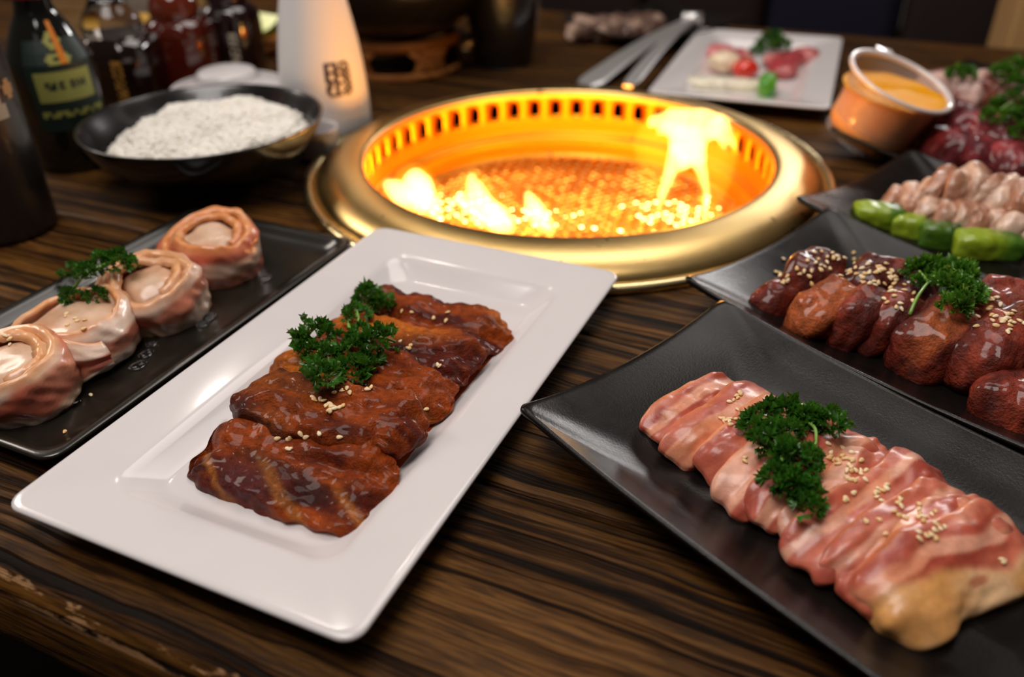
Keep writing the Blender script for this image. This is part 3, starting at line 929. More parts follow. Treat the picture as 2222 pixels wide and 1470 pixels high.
cl = [
    (1690, 648, 0.013, (0.012, 0.020, 0.012), (0, 0), 'small beef tip at the left end of the seeded row'),
    (1765, 600, 0.022, (0.017, 0.024, 0.015), (0, 8), 'seed-crusted beef chunk at the top left of the seeded row'),
    (1795, 672, 0.019, (0.014, 0.026, 0.016), (14, 10), 'orange-toned beef chunk, second along the front of the seeded row'),
    (1868, 686, 0.019, (0.012, 0.027, 0.017), (14, 12), 'narrow upright beef chunk, third along the front of the seeded row'),
    (1895, 612, 0.024, (0.017, 0.025, 0.015), (0, 8), 'beef chunk thickly covered with sesame just left of the parsley'),
    (1930, 705, 0.017, (0.012, 0.024, 0.016), (16, 12), 'small beef chunk just left of the gap in the seeded row'),
    (1975, 640, 0.021, (0.014, 0.026, 0.015), (0, 8), 'beef chunk partly hidden behind the parsley stem'),
    (2035, 735, 0.020, (0.018, 0.030, 0.019), (14, 8), 'large rounded beef chunk directly below the parsley'),
    (2085, 680, 0.021, (0.015, 0.024, 0.015), (0, 8), 'beef chunk under the right edge of the parsley'),
    (2165, 665, 0.024, (0.017, 0.025, 0.015), (0, 6), 'seeded beef chunk at the back right of the parsley'),
    (2150, 765, 0.020, (0.018, 0.030, 0.019), (14, 8), 'large glossy beef chunk right of the big rounded one'),
    (2215, 730, 0.023, (0.016, 0.026, 0.017), (0, 8), 'seeded beef chunk cut by the right picture edge'),
    (2195, 862, 0.014, (0.018, 0.022, 0.014), (10, 0), 'lowest beef chunk of the seeded row at the right edge'),
]
for i, (px, py, z_, sz, tl, lab) in enumerate(cl):
    chunk(px, py, z_, sz, yb + 0.25 * math.sin(i * 2.3), tl, i, 'beef_chunk', M_CHUNK, chunk_col(i, 0.35 if i == 2 else 0.0), lab, G2, 0.0042)  # one chunk gets a stronger orange tone

# pale sliced meat and greens on the third black plate
def pale_col(seed):
    def f_(U, V, q):
        n1 = fbm(q * [1.2, 0.8, 1], 60, seed, 4)
        n2 = fbm(q, 28, seed + 5, 3)
        c = mixc((0.42, 0.19, 0.11), (0.78, 0.54, 0.41), sstep(n1, -0.4, 0.5))
        c = mixc(c, (0.42, 0.16, 0.08), sstep(n2, 0.3, 0.9) * 0.7)
        return c
    return f_
y3 = math.atan2(b3[3][1], b3[3][0])
G3 = 'pale meat slices on the third black plate'
pls = [(1935, 447, .012), (1972, 438, .018), (2005, 425, .023), (2038, 412, .028), (2072, 408, .031), (2108, 408, .032), (2144, 412, .032), (2178, 420, .032), (2210, 432, .032),
       (1975, 462, .013), (2008, 466, .016), (2044, 470, .017), (2080, 476, .017), (2116, 482, .017), (2152, 488, .016), (2188, 496, .016), (2220, 508, .012)]
ordn = ['first', 'second', 'third', 'fourth', 'fifth', 'sixth', 'seventh', 'eighth', 'ninth']
for i, (px, py, z_) in enumerate(pls):
    back = i < 9
    lab = f"{ordn[i]} pale meat slice from the left in the raised back row" if back else f"{ordn[i - 9]} pale meat slice from the left in the front row behind the greens"
    chunk(px, py, z_, (0.0095, 0.024 if back else 0.017, 0.014), y3 + 0.3 + 0.3 * math.sin(i * 1.7), (8 * math.sin(i * 2.9), 20 + 8 * math.sin(i * 1.3)), 40 + i, 'meat_slice', M_PALE, pale_col(40 + i), lab, G3, 0.0042, 2.8, 0.0032)
def green(px, py, z_, r, L, yaw, lab, i, a=(0.30, 0.42, 0.02), b=(0.06, 0.16, 0.01)):
    def colf(U, V, q):
        return mixc(a, b, sstep(U[:, 0] + 0.3 * vn(q, 60, i), -0.1, 0.7))
    return chunk(px, py, z_, (L, r, r), yaw, (0, 0), 70 + i, 'green_piece', M_PALE, colf, lab, 'green vegetable pieces on the third black plate', 0.0042, 4.5, 0.0016, 'vegetable', 0.1)
green(1908, 470, 0.012, 0.010, 0.017, y3 + 0.6, 'leftmost green vegetable piece, dark at its right end', 1)
green(1970, 492, 0.011, 0.009, 0.012, y3 + 0.5, 'bright yellow-green cut piece, second from the left', 2, b=(0.26, 0.38, 0.02))
green(2036, 512, 0.011, 0.010, 0.013, y3 + 0.5, 'darkest green vegetable piece, third from the left', 3, a=(0.07, 0.17, 0.01), b=(0.03, 0.09, 0.008))
green(2146, 536, 0.011, 0.010, 0.025, y3 + 0.75, 'long light green vegetable piece at the right', 4)

# meat on the plates farther back
y4 = math.atan2(b4[3][1], b4[3][0])
for i, (px, py, z_, lab) in enumerate([(2010, 285, .020, 'dark red beef chunk nearest the sauce cup'), (2065, 262, .028, 'dark red beef chunk right behind the sauce cup rim'), (2075, 320, .018, 'dark red beef chunk at the front of the fourth plate'),
        (2130, 285, .030, 'dark red beef chunk left of the blurred parsley'), (2145, 345, .018, 'second dark red chunk along the front of the fourth plate'), (2200, 300, .030, 'dark red beef chunk beneath the blurred parsley'), (2210, 360, .020, 'dark red chunk at the right edge of the fourth plate')]):
    def c4(U, V, q, i=i):
        return mixc((0.10, 0.010, 0.014), (0.33, 0.045, 0.05), sstep(fbm(q, 45, i + 80, 3), -0.4, 0.8))
    chunk(px, py, z_, (0.022, 0.028, 0.018), y4 + 0.3 * math.sin(i * 2), (0, 8), 80 + i, 'beef_chunk', M_CHUNK, c4, lab, 'dark red beef on the fourth black plate', 0.0042)
for i, (px, py, z_, lab) in enumerate([(2048, 192, .024, 'pinkish meat lump at the left of the farthest right plate'), (2090, 205, .030, 'brown and pink meat lump, second on the farthest right plate'), (2135, 198, .034, 'whitish-topped meat lump in the middle of the farthest right plate'), (2180, 210, .032, 'brown meat lump, fourth on the farthest right plate'), (2220, 205, .030, 'pink meat lump cut by the frame on the farthest right plate')]):
    def c5(U, V, q, i=i):
        return mixc((0.22, 0.05, 0.03), (0.66, 0.42, 0.36), sstep(fbm(q, 45, i + 90, 3) + U[:, 2] * 0.5, -0.1, 0.9))
    chunk(px, py, z_, (0.024, 0.026, 0.018), y4, (0, 0), 90 + i, 'meat_lump', M_CHUNK, c5, lab, 'meat on the farthest right black plate', 0.0042)
for i in range(12):
    px, py = 1262 + (i % 6) * 38 + 6 * (i % 2), 52 + (i // 6) * 16 - (i % 6) * 1.5
    if px > 1440:
        continue
    def c6(U, V, q, i=i):
        return mixc((0.10, 0.05, 0.035), (0.45, 0.30, 0.22), sstep(fbm(q, 45, i + 110, 3), -0.3, 0.7))
    row = 'front' if i // 6 else 'back'
    chunk(px, py, 0.014, (0.021, 0.018, 0.011), 0.4 * i, (0, 0), 110 + i, 'food_morsel', M_CHUNK, c6, f"glistening brown morsel, {ordn[i % 6]} from the left in the {row} row behind the tongs", 'brown morsels on the plate behind the tongs', 0.0042)

# bacon wrapped scallops on the low tray
def wrap_roll(px, py, R, h, tilt, yaw, seed, lab, lean=0.5, flap=0.9, open_=1.0, r0=0.84):
    c = at(px, py, 0.0046)
    root = thing('bacon_wrapped_scallop', lab, 'scallop', (c.x, c.y, 0.0046), 0, 'bacon-wrapped scallops on the low tray')
    root.rotation_euler = (math.radians(tilt[0]), math.radians(tilt[1]), math.radians(yaw))
    def sc_col(U, V, q):
        cc = mixc((0.62, 0.36, 0.22), (0.80, 0.56, 0.40), sstep(fbm(q, 60, seed), -0.6, 0.6))
        return mixc(cc, (0.80, 0.36, 0.15), sstep(vn(q, 50, seed + 3), 0.35, 0.9) * 0.4)
    U, Fc = cube_sphere(16, 3.4)
    V = U * [R * r0 - 0.0015, R * r0 - 0.0015, h * 0.47]
    V = V + U * (fbm(V + seed, 60, seed) * 0.0012)[:, None]
    o = mk('scallop', V + [0, 0, h * 0.47], Fc, M_SCAL, root, True, sc_col(U, V, V + seed))
    meat_objs.append(o)
    # spiral band
    nt, nh = 170 + int(flap * 22), 18
    th0 = np.linspace(0, 2 * PI + flap, nt)
    s_ = np.linspace(-1, 1, nh)
    A, Hh = np.meshgrid(th0, s_, indexing='ij')
    k = A / (2 * PI + flap)
    rr = R * (r0 + 0.02 + (0.99 - r0) * k) + 0.0022 * vn(np.c_[A.ravel(), Hh.ravel()], 2.2, seed).reshape(A.shape) + 0.0011 * vn(np.c_[A.ravel() + 0.5 * Hh.ravel(), Hh.ravel() * 0.5], 6.5, seed + 8).reshape(A.shape)
    rr += 0.0016 * (1 - Hh ** 2) + R * 0.10 * sstep(A, 2 * PI + flap * 0.3, 2 * PI + flap) * open_
    top = h * (1.0 + 0.07 * np.sin(A * 2 + seed) + 0.08 * vn(np.c_[A.ravel(), A.ravel() * 0], 2.5, seed + 1).reshape(A.shape))
    bot = 0.0006
    Z = bot + (top - bot) * (Hh * 0.5 + 0.5)
    tp = 1 - 0.55 * sstep(A, 2 * PI + flap * 0.45, 2 * PI + flap)
    Z = h * 0.55 + (Z - h * 0.55) * tp
    rr = rr - 0.0035 * sstep(Hh, 0.65, 1.0) + R * 0.07 * (1 - (Hh * 0.5 + 0.5)) * 0.3
    tk = 0.0026 if flap < 3 else 0.0052
    inner = np.stack([(rr - tk) * np.cos(A), (rr - tk) * np.sin(A), Z - tk * 0.3], -1)
    outer_ = np.stack([(rr) * np.cos(A), (rr) * np.sin(A), Z + 0.0012 * sstep(Hh, 0.5, 1)], -1)
    V = np.concatenate([outer_.reshape(-1, 3), inner.reshape(-1, 3)])
    N = nt * nh
    Fc = []
    for a in range(nt - 1):
        for b in range(nh - 1):
            i0, i1, i2, i3 = a * nh + b, (a + 1) * nh + b, (a + 1) * nh + b + 1, a * nh + b + 1
            Fc.append((i0, i1, i2, i3))
            Fc.append((N + i3, N + i2, N + i1, N + i0))
        for b in (0, nh - 1):
            i0, i1 = a * nh + b, (a + 1) * nh + b
            Fc.append((i0, i1, N + i1, N + i0) if b else (i1, i0, N + i0, N + i1))
    for a in (0, nt - 1):
        for b in range(nh - 1):
            i0, i1 = a * nh + b, a * nh + b + 1
            Fc.append((i0, i1, N + i1, N + i0))
    q = np.c_[A.ravel() * R, Hh.ravel() * h / 2]
    band = np.sin((Hh.ravel() + 0.35 * vn(q, 40, seed)) * 3.6 + seed * 1.1) + 0.4 * vn(q * [1, 2], 70, seed + 2)
    leanc = mixc((0.62, 0.15, 0.085), (0.74, 0.29, 0.18), sstep(vn(q, 60, seed + 4), -0.6, 0.6))
    fatc = mixc((0.86, 0.66, 0.55), (0.84, 0.54, 0.36), sstep(vn(q, 35, seed + 5), -0.3, 0.8))
    cc = mixc(fatc, leanc, sstep(band, 0.3 - lean, 1.1 - lean))
    cc = mixc(cc, (0.78, 0.33, 0.09), sstep(Hh.ravel() + 0.12 * vn(q, 50, seed + 9), 0.72, 1.0) * 0.75)
    o = mk('bacon_band', V, Fc, M_SCAL, root, True, np.r_[cc, cc])
    meat_objs.append(o)
    return root
wrap_roll(62, 862, 0.0320, 0.030, (10, 8), -60, 1, 'nearest bacon-wrapped scallop, cut off by the left edge of the picture', 1.0, 4.2, 1.0, 0.70)
wrap_roll(186, 770, 0.0345, 0.029, (4, 0), -110, 2, 'second bacon-wrapped scallop from the front, with a pale loose flap', 0.35, 1.2, 1.8, 0.82)
wrap_roll(352, 682, 0.0325, 0.033, (6, 12), -50, 6, 'third bacon-wrapped scallop, orange-edged, with a swirled pale wrap', 0.3, 5.2, 1.0, 0.60)
wrap_roll(474, 588, 0.0325, 0.033, (4, 6), -30, 4, 'farthest bacon-wrapped scallop with wide deep pink bands', 1.15, 4.6, 1.2, 0.66)

# food on the small white plate behind the grill
def lump(px, py, z, sz, yaw, i, name, m, ca, cb, lab, cat, k=2.6, amp=0.002, f=40):
    def cf(U, V, q):
        return mixc(ca, cb, sstep(fbm(q, f, i, 3), -0.5, 0.7))
    return chunk(px, py, z, sz, yaw, (0, 0), i, name, m, cf, lab, None, 0.0052, k, amp, cat, 0.15)
for i, (px, py, sz, lab) in enumerate([(1562, 118, (0.020, 0.016, 0.012), 'red-edged meat slice at the left behind the tomato'), (1600, 128, (0.018, 0.020, 0.010), 'red meat slice between tomato and parsley'), (1700, 130, (0.030, 0.020, 0.010), 'pink meat slice right of the parsley on the small white plate'),
        (1745, 122, (0.026, 0.018, 0.009), 'rightmost pink meat slice on the small white plate'), (1700, 148, (0.024, 0.016, 0.009), 'pink meat slice at the front beside the green pepper')]):
    o = lump(px, py, 0.013, sz, 0.3 * i, 130 + i, 'meat_slice', M_BACON, (0.42, 0.04, 0.05), (0.75, 0.28, 0.27), lab, 'meat')
    o['group'] = 'meat on the small white plate'
tomato = thing('cherry_tomato', 'glossy red cherry tomato half in front of the onion on the small white plate', 'tomato', tuple(at(1618, 150, 0.016)))
U, Fc = cube_sphere(12, 2)
mk('flesh', U * [0.015, 0.013, 0.011], Fc, simple('tomato_skin', (0.72, 0.03, 0.012), 0.15, 0, 0.6), tomato)
v, f = tube([(0, 0, 0.010), (0.001, 0.002, 0.0135)], [0.0015, 0.0008], 6)
mk('stem', v, f, M_STEM, tomato)
def onion_col(U, V, q):
    return mixc((0.86, 0.70, 0.50), (0.80, 0.42, 0.25), sstep(U[:, 1] + 0.4 * vn(q, 60, 2), 0.1, 0.9))
chunk(1572, 134, 0.018, (0.019, 0.017, 0.012), 0.2, (0, 0), 141, 'onion_piece', M_PALE, onion_col, 'pale glossy onion piece beside the cherry tomato', None, 0.0052, 2.2, 0.0008, 'onion', 0.1)
lump(1575, 182, 0.010, (0.045, 0.014, 0.006), math.radians(-14), 142, 'radish_slice', M_PALE, (0.84, 0.76, 0.60), (0.88, 0.84, 0.66), 'flat cream-white vegetable slab at the front of the small white plate', 'vegetable', 4, 0.0008)
o = lump(1667, 182, 0.017, (0.010, 0.022, 0.012), math.radians(-18), 143, 'green_pepper', M_PALE, (0.05, 0.30, 0.01), (0.22, 0.50, 0.03), 'bright green pepper piece at the end of the cream slab', 'vegetable', 2.5, 0.002)

# ------------------------------------------------------------------ parsley
def fan(r, seed):
    """one crinkled leaflet, base at origin opening along +x"""
    r_ = random.Random(seed)
    na, nr_ = 13, 3
    V = [(0, 0, 0)]
    ph = r_.uniform(0, 6)
    sp = r_.uniform(1.0, 1.5)
    for j in range(1, nr_ + 1):
        t_ = j / nr_
        for i in range(na):
            a = (i / (na - 1) - 0.5) * 2 * sp
            lob = 1 + (0.20 * (1 if i % 2 else -1) + r_.uniform(-0.1, 0.1)) * (t_ ** 2)
            rr = r * t_ * lob * (1 - 0.12 * abs(a))
            z = r * (0.30 * t_ ** 1.4) * math.sin(i * PI / 1.5 + ph) + r * 0.30 * t_ * t_ * math.cos(a)
            V.append((rr * math.cos(a), rr * math.sin(a), z))
    Fc = [(0, 1 + i, 2 + i) for i in range(na - 1)]
    for j in range(nr_ - 1):
        for i in range(na - 1):
            q = 1 + j * na + i
            Fc.append((q, q + na, q + na + 1, q + 1))
    return np.array(V), Fc
FANS = [fan(1.0, s) for s in range(8)]
deps = None
def build_bvh():
    bpy.context.view_layer.update()
    V, P, o = [], [], 0
    for ob in bpy.data.objects:
        if ob.type != 'MESH' or ob.name.startswith(('flame', 'ember', 'grate')):
            continue
        mw = ob.matrix_world
        V += [mw @ v.co for v in ob.data.vertices]
        P += [tuple(i + o for i in p.vertices) for p in ob.data.polygons]
        o = len(V)
    return BVHTree.FromPolygons(V, P)
BV = build_bvh()
def hit(px, py):
    d = Vector(ray(px, py)).normalized()
    loc, nrm, idx, dist = BV.ray_cast(Vector(_O), d)
    if nrm.dot(d) > 0:
        nrm = -nrm
    return loc, nrm
def down(x, y):
    loc, nrm, idx, dist = BV.ray_cast(Vector((x, y, 0.3)), Vector((0, 0, -1)))
    return loc, nrm
def sprig(label, leaves, stems, seed, m=None, root_px=None, dens=1.0, group='parsley sprigs'):
    """leaves: (px, py, radius m, lift m) ; stems: lists of (px, py, lift)"""
    m = m or M_LEAF
    r_ = random.Random(seed)
    c0, _ = hit(*(root_px or leaves[0][:2]))
    root = thing('parsley_sprig', label, 'parsley', tuple(c0))
    for px, py, R, lift in leaves:
        c, _ = hit(px, py)
        c = c + Vector((0, 0, lift)) - c0
        ps = []
        n = int(30 * dens)
        for k in range(n):
            # direction over a dome
            z = r_.uniform(-0.25, 1)
            a = r_.uniform(0, 2 * PI)
            s = math.sqrt(max(0, 1 - z * z))
            d = Vector((s * math.cos(a), s * math.sin(a), z * 0.8))
            pos = c + d * R * r_.uniform(0.35, 0.80)
            q = (d + Vector((r_.uniform(-.5, .5), r_.uniform(-.5, .5), r_.uniform(-.3, .5)))).to_track_quat('X', 'Z')
            sc = R * r_.uniform(0.36, 0.58)
            fv, ff = FANS[r_.randrange(8)]
            Mx = np.array((q.to_matrix() @ Matrix.Rotation(r_.uniform(-1.2, 1.2), 3, 'X')))
            ps.append((fv * sc @ Mx.T + np.array(pos), ff))
        v, f = join(ps)
        mk('leaf', v, f, m, root)
    for st in stems:
        P = [np.array(hit(x, y)[0] - c0) + [0, 0, l] for x, y, l in st]
        P = spline(P, 5) if len(P) > 2 else np.array(P)
        v, f = tube(P, np.linspace(0.0011, 0.0007, len(P)), 6)
        mk('stem', v, f, M_STEM, root)
    return root
sprig('curly parsley sprig on the saucy beef of the long white plate',
      [(690, 748, 0.0125, 0.006), (668, 775, 0.0090, 0.004), (718, 790, 0.0090, 0.004), (700, 825, 0.0110, 0.003), (800, 662, 0.0115, 0.005), (830, 668, 0.0080, 0.003), (775, 700, 0.0090, 0.004),
       (790, 745, 0.0090, 0.005), (825, 755, 0.0110, 0.004), (765, 775, 0.0100, 0.005), (800, 800, 0.0090, 0.003), (765, 815, 0.0105, 0.003)],
      [[(765, 700, .006), (760, 730, .007), (775, 750, .008), (800, 760, .006)], [(775, 690, .006), (785, 730, .008), (800, 745, .008)], [(700, 770, .006), (690, 800, .006), (695, 830, .003)], [(820, 755, .008), (860, 752, .003)], [(745, 790, .006), (720, 830, .004)]], 11, dens=0.9)
sprig('flat dark parsley sprig on the raw bacon strips',
      [(1660, 915, 0.0100, 0.003), (1640, 940, 0.0090, 0.003), (1700, 905, 0.0100, 0.003), (1745, 925, 0.0100, 0.004), (1795, 935, 0.0095, 0.004), (1660, 975, 0.0100, 0.004), (1700, 965, 0.0095, 0.005), (1715, 1010, 0.0105, 0.004),
       (1750, 1010, 0.0085, 0.003), (1690, 1050, 0.0090, 0.003), (1720, 1070, 0.0100, 0.003), (1760, 1085, 0.0085, 0.002), (1755, 1110, 0.0075, 0.002)],
      [[(1655, 930, .006), (1700, 985, .007), (1745, 1020, .006)], [(1735, 930, .006), (1765, 950, .005), (1765, 1000, .004)], [(1690, 960, .006), (1695, 1030, .006), (1735, 1090, .004)]], 12)
sprig('fluffy curled parsley sprig on the sesame-covered beef chunks',
      [(1985, 605, 0.0100, 0.004), (2015, 600, 0.0100, 0.006), (2050, 608, 0.0110, 0.007), (2085, 620, 0.0100, 0.006), (1995, 628, 0.0070, 0.004), (2060, 645, 0.0110, 0.006), (2095, 655, 0.0105, 0.005), (2070, 680, 0.0105, 0.005), (2110, 645, 0.0075, 0.003)],
      [[(1972, 690, .002), (1985, 665, .006), (2005, 645, .010), (2030, 625, .012)], [(2005, 645, .010), (1985, 620, .010)], [(2005, 645, .010), (2060, 640, .010)]], 13, M_LEAF2)
sprig('small parsley sprig laid across two bacon-wrapped scallops',
      [(155, 655, 0.0075, 0.003), (165, 620, 0.0080, 0.010), (200, 630, 0.0085, 0.010), (230, 608, 0.0080, 0.012), (262, 590, 0.0095, 0.006), (215, 655, 0.0070, 0.004), (285, 585, 0.0060, 0.003)],
      [[(160, 650, .005), (200, 632, .012), (262, 595, .010)]], 14, dens=0.8)
sprig('blurred parsley on the red beef of the fourth black plate', [(2165, 245, 0.011, 0.005), (2195, 228, 0.012, 0.005), (2200, 262, 0.012, 0.003), (2146, 262, 0.009, 0.003), (2215, 295, 0.010, 0.003)], [[(2150, 260, .004), (2190, 245, .010)]], 15, M_LEAF2)
sprig('bright parsley tuft on the pinkish meat nearest the post', [(2170, 172, 0.012, 0.006), (2198, 158, 0.013, 0.008), (2200, 185, 0.011, 0.003)], [[(2170, 170, .004), (2195, 155, .014)]], 16, M_LEAF2)
sprig('small light parsley tuft on the pinkish meat behind the sauce cup', [(2072, 172, 0.010, 0.005), (2095, 172, 0.009, 0.005)], [[(2072, 165, .002), (2088, 160, .008)]], 17, M_LEAF2)
sprig('dark parsley garnish on the small white plate', [(1660, 108, 0.014, 0.006), (1690, 112, 0.014, 0.006), (1675, 100, 0.012, 0.010), (1640, 118, 0.010, 0.003)], [[(1650, 115, .004), (1680, 108, .010)]], 18)

# ------------------------------------------------------------------ sesame seeds
sv, sf = cube_sphere(3, 2)
sv = sv.copy()
sv[:, 1] *= 0.62 * (1 - 0.35 * sv[:, 0])
sv[:, 2] *= 0.42 * (1 - 0.25 * sv[:, 0])
seed_me = None
def seed_at(loc, nrm, label, group, size):
    global seed_me
    if seed_me is None:
        o = mk('sesame_seed', sv * 0.0017, sf, M_SEED)
        seed_me = o
    else:
        o = seed_me.copy()
        C.objects.link(o)
    q = nrm.to_track_quat('Z', 'Y')
    o.rotation_mode = 'QUATERNION'
    from mathutils import Quaternion
    o.rotation_quaternion = q @ Quaternion((0, 0, 1), random.uniform(0, 6.28)) @ Quaternion((1, 0, 0), random.uniform(-0.4, 0.4))
    o.location = loc + nrm * 0.0005
    o.scale = (size,) * 3
    o['label'] = label
    o['category'] = 'seed'
    o['group'] = group
def seeds(spots, label, group, size=1.0):
    for px, py, sp, n in spots:
        for k in range(n):
            loc, nrm = hit(random.gauss(px, sp), random.gauss(py, sp * 0.7))
            if loc is None:
                continue
            nrm = (nrm + Vector((0, 0, 0.6))).normalized()
            seed_at(loc, nrm, label, group, size * random.uniform(0.85, 1.12))
lab = 'small tan sesame seed stuck to the saucy beef of the white plate'
seeds([(712, 878, 14, 8), (690, 868, 10, 3), (740, 885, 8, 3), (598, 952, 3, 1), (628, 950, 5, 2), (665, 945, 6, 2), (628, 975, 3, 2), (693, 942, 3, 1), (735, 848, 12, 5), (800, 845, 6, 3), (720, 800, 12, 3), (885, 762, 6, 2), (950, 795, 5, 2),
       (868, 738, 8, 2), (950, 690, 14, 3), (1000, 705, 14, 3), (900, 680, 12, 2), (975, 880, 40, 3), (745, 950, 6, 1), (850, 720, 10, 2)], lab, 'sesame seeds on the white plate beef')
lab = 'pale sesame seed on the raw bacon strips'
seeds([(1605, 858, 6, 3), (1590, 872, 6, 3), (1575, 912, 12, 8), (1612, 900, 10, 5), (1740, 885, 8, 4), (1812, 990, 14, 10), (1835, 1010, 14, 8), (1850, 1000, 10, 3), (1880, 1030, 12, 6), (1840, 1045, 14, 6), (1835, 1085, 3, 2), (1645, 1040, 4, 1),
       (1915, 1070, 18, 8), (1950, 1080, 14, 4), (1930, 1120, 22, 6), (2010, 1120, 16, 8), (2030, 1150, 18, 8), (2000, 1165, 16, 5), (2175, 1215, 8, 2), (1610, 1005, 10, 2), (1720, 935, 20, 2)], lab, 'sesame seeds on the bacon', 0.95)
lab = 'toasted sesame seed crusting the glazed beef chunks'
seeds([(1735, 590, 22, 14), (1790, 560, 20, 13), (1850, 590, 22, 16), (1900, 590, 26, 22), (1930, 610, 20, 11), (1700, 610, 12, 5), (1950, 650, 16, 10), (2140, 650, 20, 9), (2165, 680, 22, 13), (2200, 700, 18, 11), (2170, 710, 14, 4)], lab, 'sesame seeds on the beef chunks', 1.1)
lab = 'stray sesame seed on or beside the bacon-wrapped scallops'
seeds([(195, 857, 2, 1), (142, 938, 2, 1), (165, 700, 14, 5), (20, 740, 8, 3), (150, 690, 10, 2)], lab, 'sesame seeds on the low tray')

# wet beads beside the scallops
for k, (px, py, a) in enumerate([(300, 795, 0.0045), (318, 770, 0.004), (330, 748, 0.003), (455, 690, 0.004), (440, 705, 0.0035), (575, 605, 0.004), (155, 880, 0.0045), (135, 893, 0.0035)]):
    c = at(px, py, 0.0046)
    U, Fc = cube_sphere(5, 2)
    o = mk('juice_bead', U * [a * 1.3, a * 0.8, 0.0016], Fc, M_WATER, None, loc=(c.x, c.y, 0.0056))
    o.rotation_euler = (0, 0, 0.9)
    tag(o, 'clear glistening juice bead at the foot of a bacon-wrapped scallop', 'droplet', 'juice beads on the low tray')

# ------------------------------------------------------------------ rice bowl
rc = np.array([-0.262, 0.709])
bowl = thing('rice_bowl', 'wide matte black bowl filled with white rice', 'bowl', (*rc, 0))
pr = spline([(0.002, 0.0075), (0.03, 0.009), (0.06, 0.020), (0.083, 0.036), (0.0975, 0.0545), (0.0995, 0.0562), (0.1010, 0.0550), (0.092, 0.038), (0.070, 0.018), (0.045, 0.006), (0.042, 0.0), (0.038, 0.0), (0.036, 0.003), (0.002, 0.003)], 4)
v, f = lathe(pr, 96, True, True)
mk('bowl_body', v, f, M_BLACKG, bowl)
parts = []
r_ = random.Random(5)
gv, gf = cube_sphere(1, 2)
def rice_h(x, y):
    r = math.hypot(x - 0.004, y)
    return 0.0455 + 0.013 * max(0, 1 - (r / 0.082) ** 2.2) + 0.003 * math.sin(x * 90) * math.cos(y * 80 + 1) - (0.008 if x < -0.05 else 0)
nn = 40
a = np.arange(nn) * 2 * PI / nn
L = []
for r in (0.001, 0.02, 0.04, 0.06, 0.075, 0.084):
    L.append([((0.004 + r * math.cos(q)), r * math.sin(q), (rice_h(0.004 + r * math.cos(q), r * math.sin(q)) - 0.0005) if r < 0.08 else 0.036) for q in a])
v, f = rings(L, True, True)
parts.append((v, f))
for k in range(3600):
    rr, q = 0.083 * math.sqrt(r_.random()), r_.uniform(0, 2 * PI)
    x, y = 0.004 + rr * math.cos(q), rr * math.sin(q)
    if math.hypot(x, y) > 0.0855:
        continue
    z = rice_h(x, y) + r_.uniform(-0.0012, 0.0010)
    if math.hypot(x, y) > 0.078:
        z -= 0.003
    R3 = np.array((Matrix.Rotation(r_.uniform(0, 6.28), 3, 'Z') @ Matrix.Rotation(r_.uniform(-0.3, 0.3), 3, 'Y')))
    parts.append((gv * [0.0042, 0.0016, 0.0015] @ R3.T + [x, y, z], gf))
v, f = join(parts)
o = mk('rice', v, f, M_RICE, None, loc=(rc[0], rc[1], 0.0))
tag(o, 'heap of steamed white rice in the wide black bowl', 'rice', None, 'stuff')

# lidded white bowl behind the rice
wb = at(545, 215, 0.042)
bowlw = thing('lidded_white_bowl', 'white bowl with a shallow domed lid behind the rice bowl', 'bowl', (-0.287, 0.868, 0))
pr = spline([(0.002, 0.004), (0.03, 0.006), (0.048, 0.022), (0.0545, 0.038), (0.056, 0.0392), (0.0572, 0.038), (0.052, 0.020), (0.038, 0.003), (0.030, 0.0), (0.002, 0.0)], 4)
v, f = lathe(pr, 80, True, True)
mk('bowl_body', v, f, M_WHITE, bowlw)
pr = spline([(0.053, 0.0375), (0.052, 0.0405), (0.040, 0.044), (0.032, 0.046), (0.0305, 0.050), (0.027, 0.055), (0.014, 0.0575), (0.001, 0.058)], 4)
v, f = lathe(pr, 80, False, True)
mk('lid', v, f, M_WHITE, bowlw)
# soup spoon foot of the white crockery seen right of the rice bowl
sp = at(672, 345, 0)
v, f = lathe(spline([(0.001, 0.0005), (0.015, 0.0005), (0.018, 0.004), (0.0205, 0.018), (0.021, 0.0265), (0.0195, 0.0265), (0.0185, 0.017), (0.015, 0.006), (0.001, 0.004)], 4), 48)
o = mk('small_white_cup', v, f, M_WHITE, None, loc=(-0.181, 0.768, 0))
tag(o, 'small white cup mostly hidden behind the right side of the rice bowl', 'cup')

# ------------------------------------------------------------------ sake bottle
sb = Vector((-0.184, 0.842, 0))
M_PORC = simple('white_porcelain', (0.80, 0.78, 0.78), 0.4, 0, 0.1)
sake = thing('sake_bottle', 'tall white porcelain sake bottle with a small dark square seal', 'bottle', (sb.x, sb.y, 0))
spf = [(0.001, 0.0), (0.036, 0.0), (0.041, 0.003), (0.0435, 0.012), (0.0430, 0.040), (0.0400, 0.075), (0.0345, 0.110), (0.0270, 0.145), (0.0200, 0.170), (0.0150, 0.192), (0.0135, 0.210), (0.0150, 0.225), (0.019, 0.232), (0.017, 0.234), (0.0120, 0.222)]
sps = spline(spf, 5)
v, f = lathe(sps, 72)
mk('bottle_body', v, f, M_PORC, sake)
M_INK = simple('dark_ink', (0.03, 0.018, 0.035), 0.5)
def r_at(prof, z):
    zz = prof[:, 1]
    return float(np.interp(z, zz[4:-8], prof[4:-8, 0]))
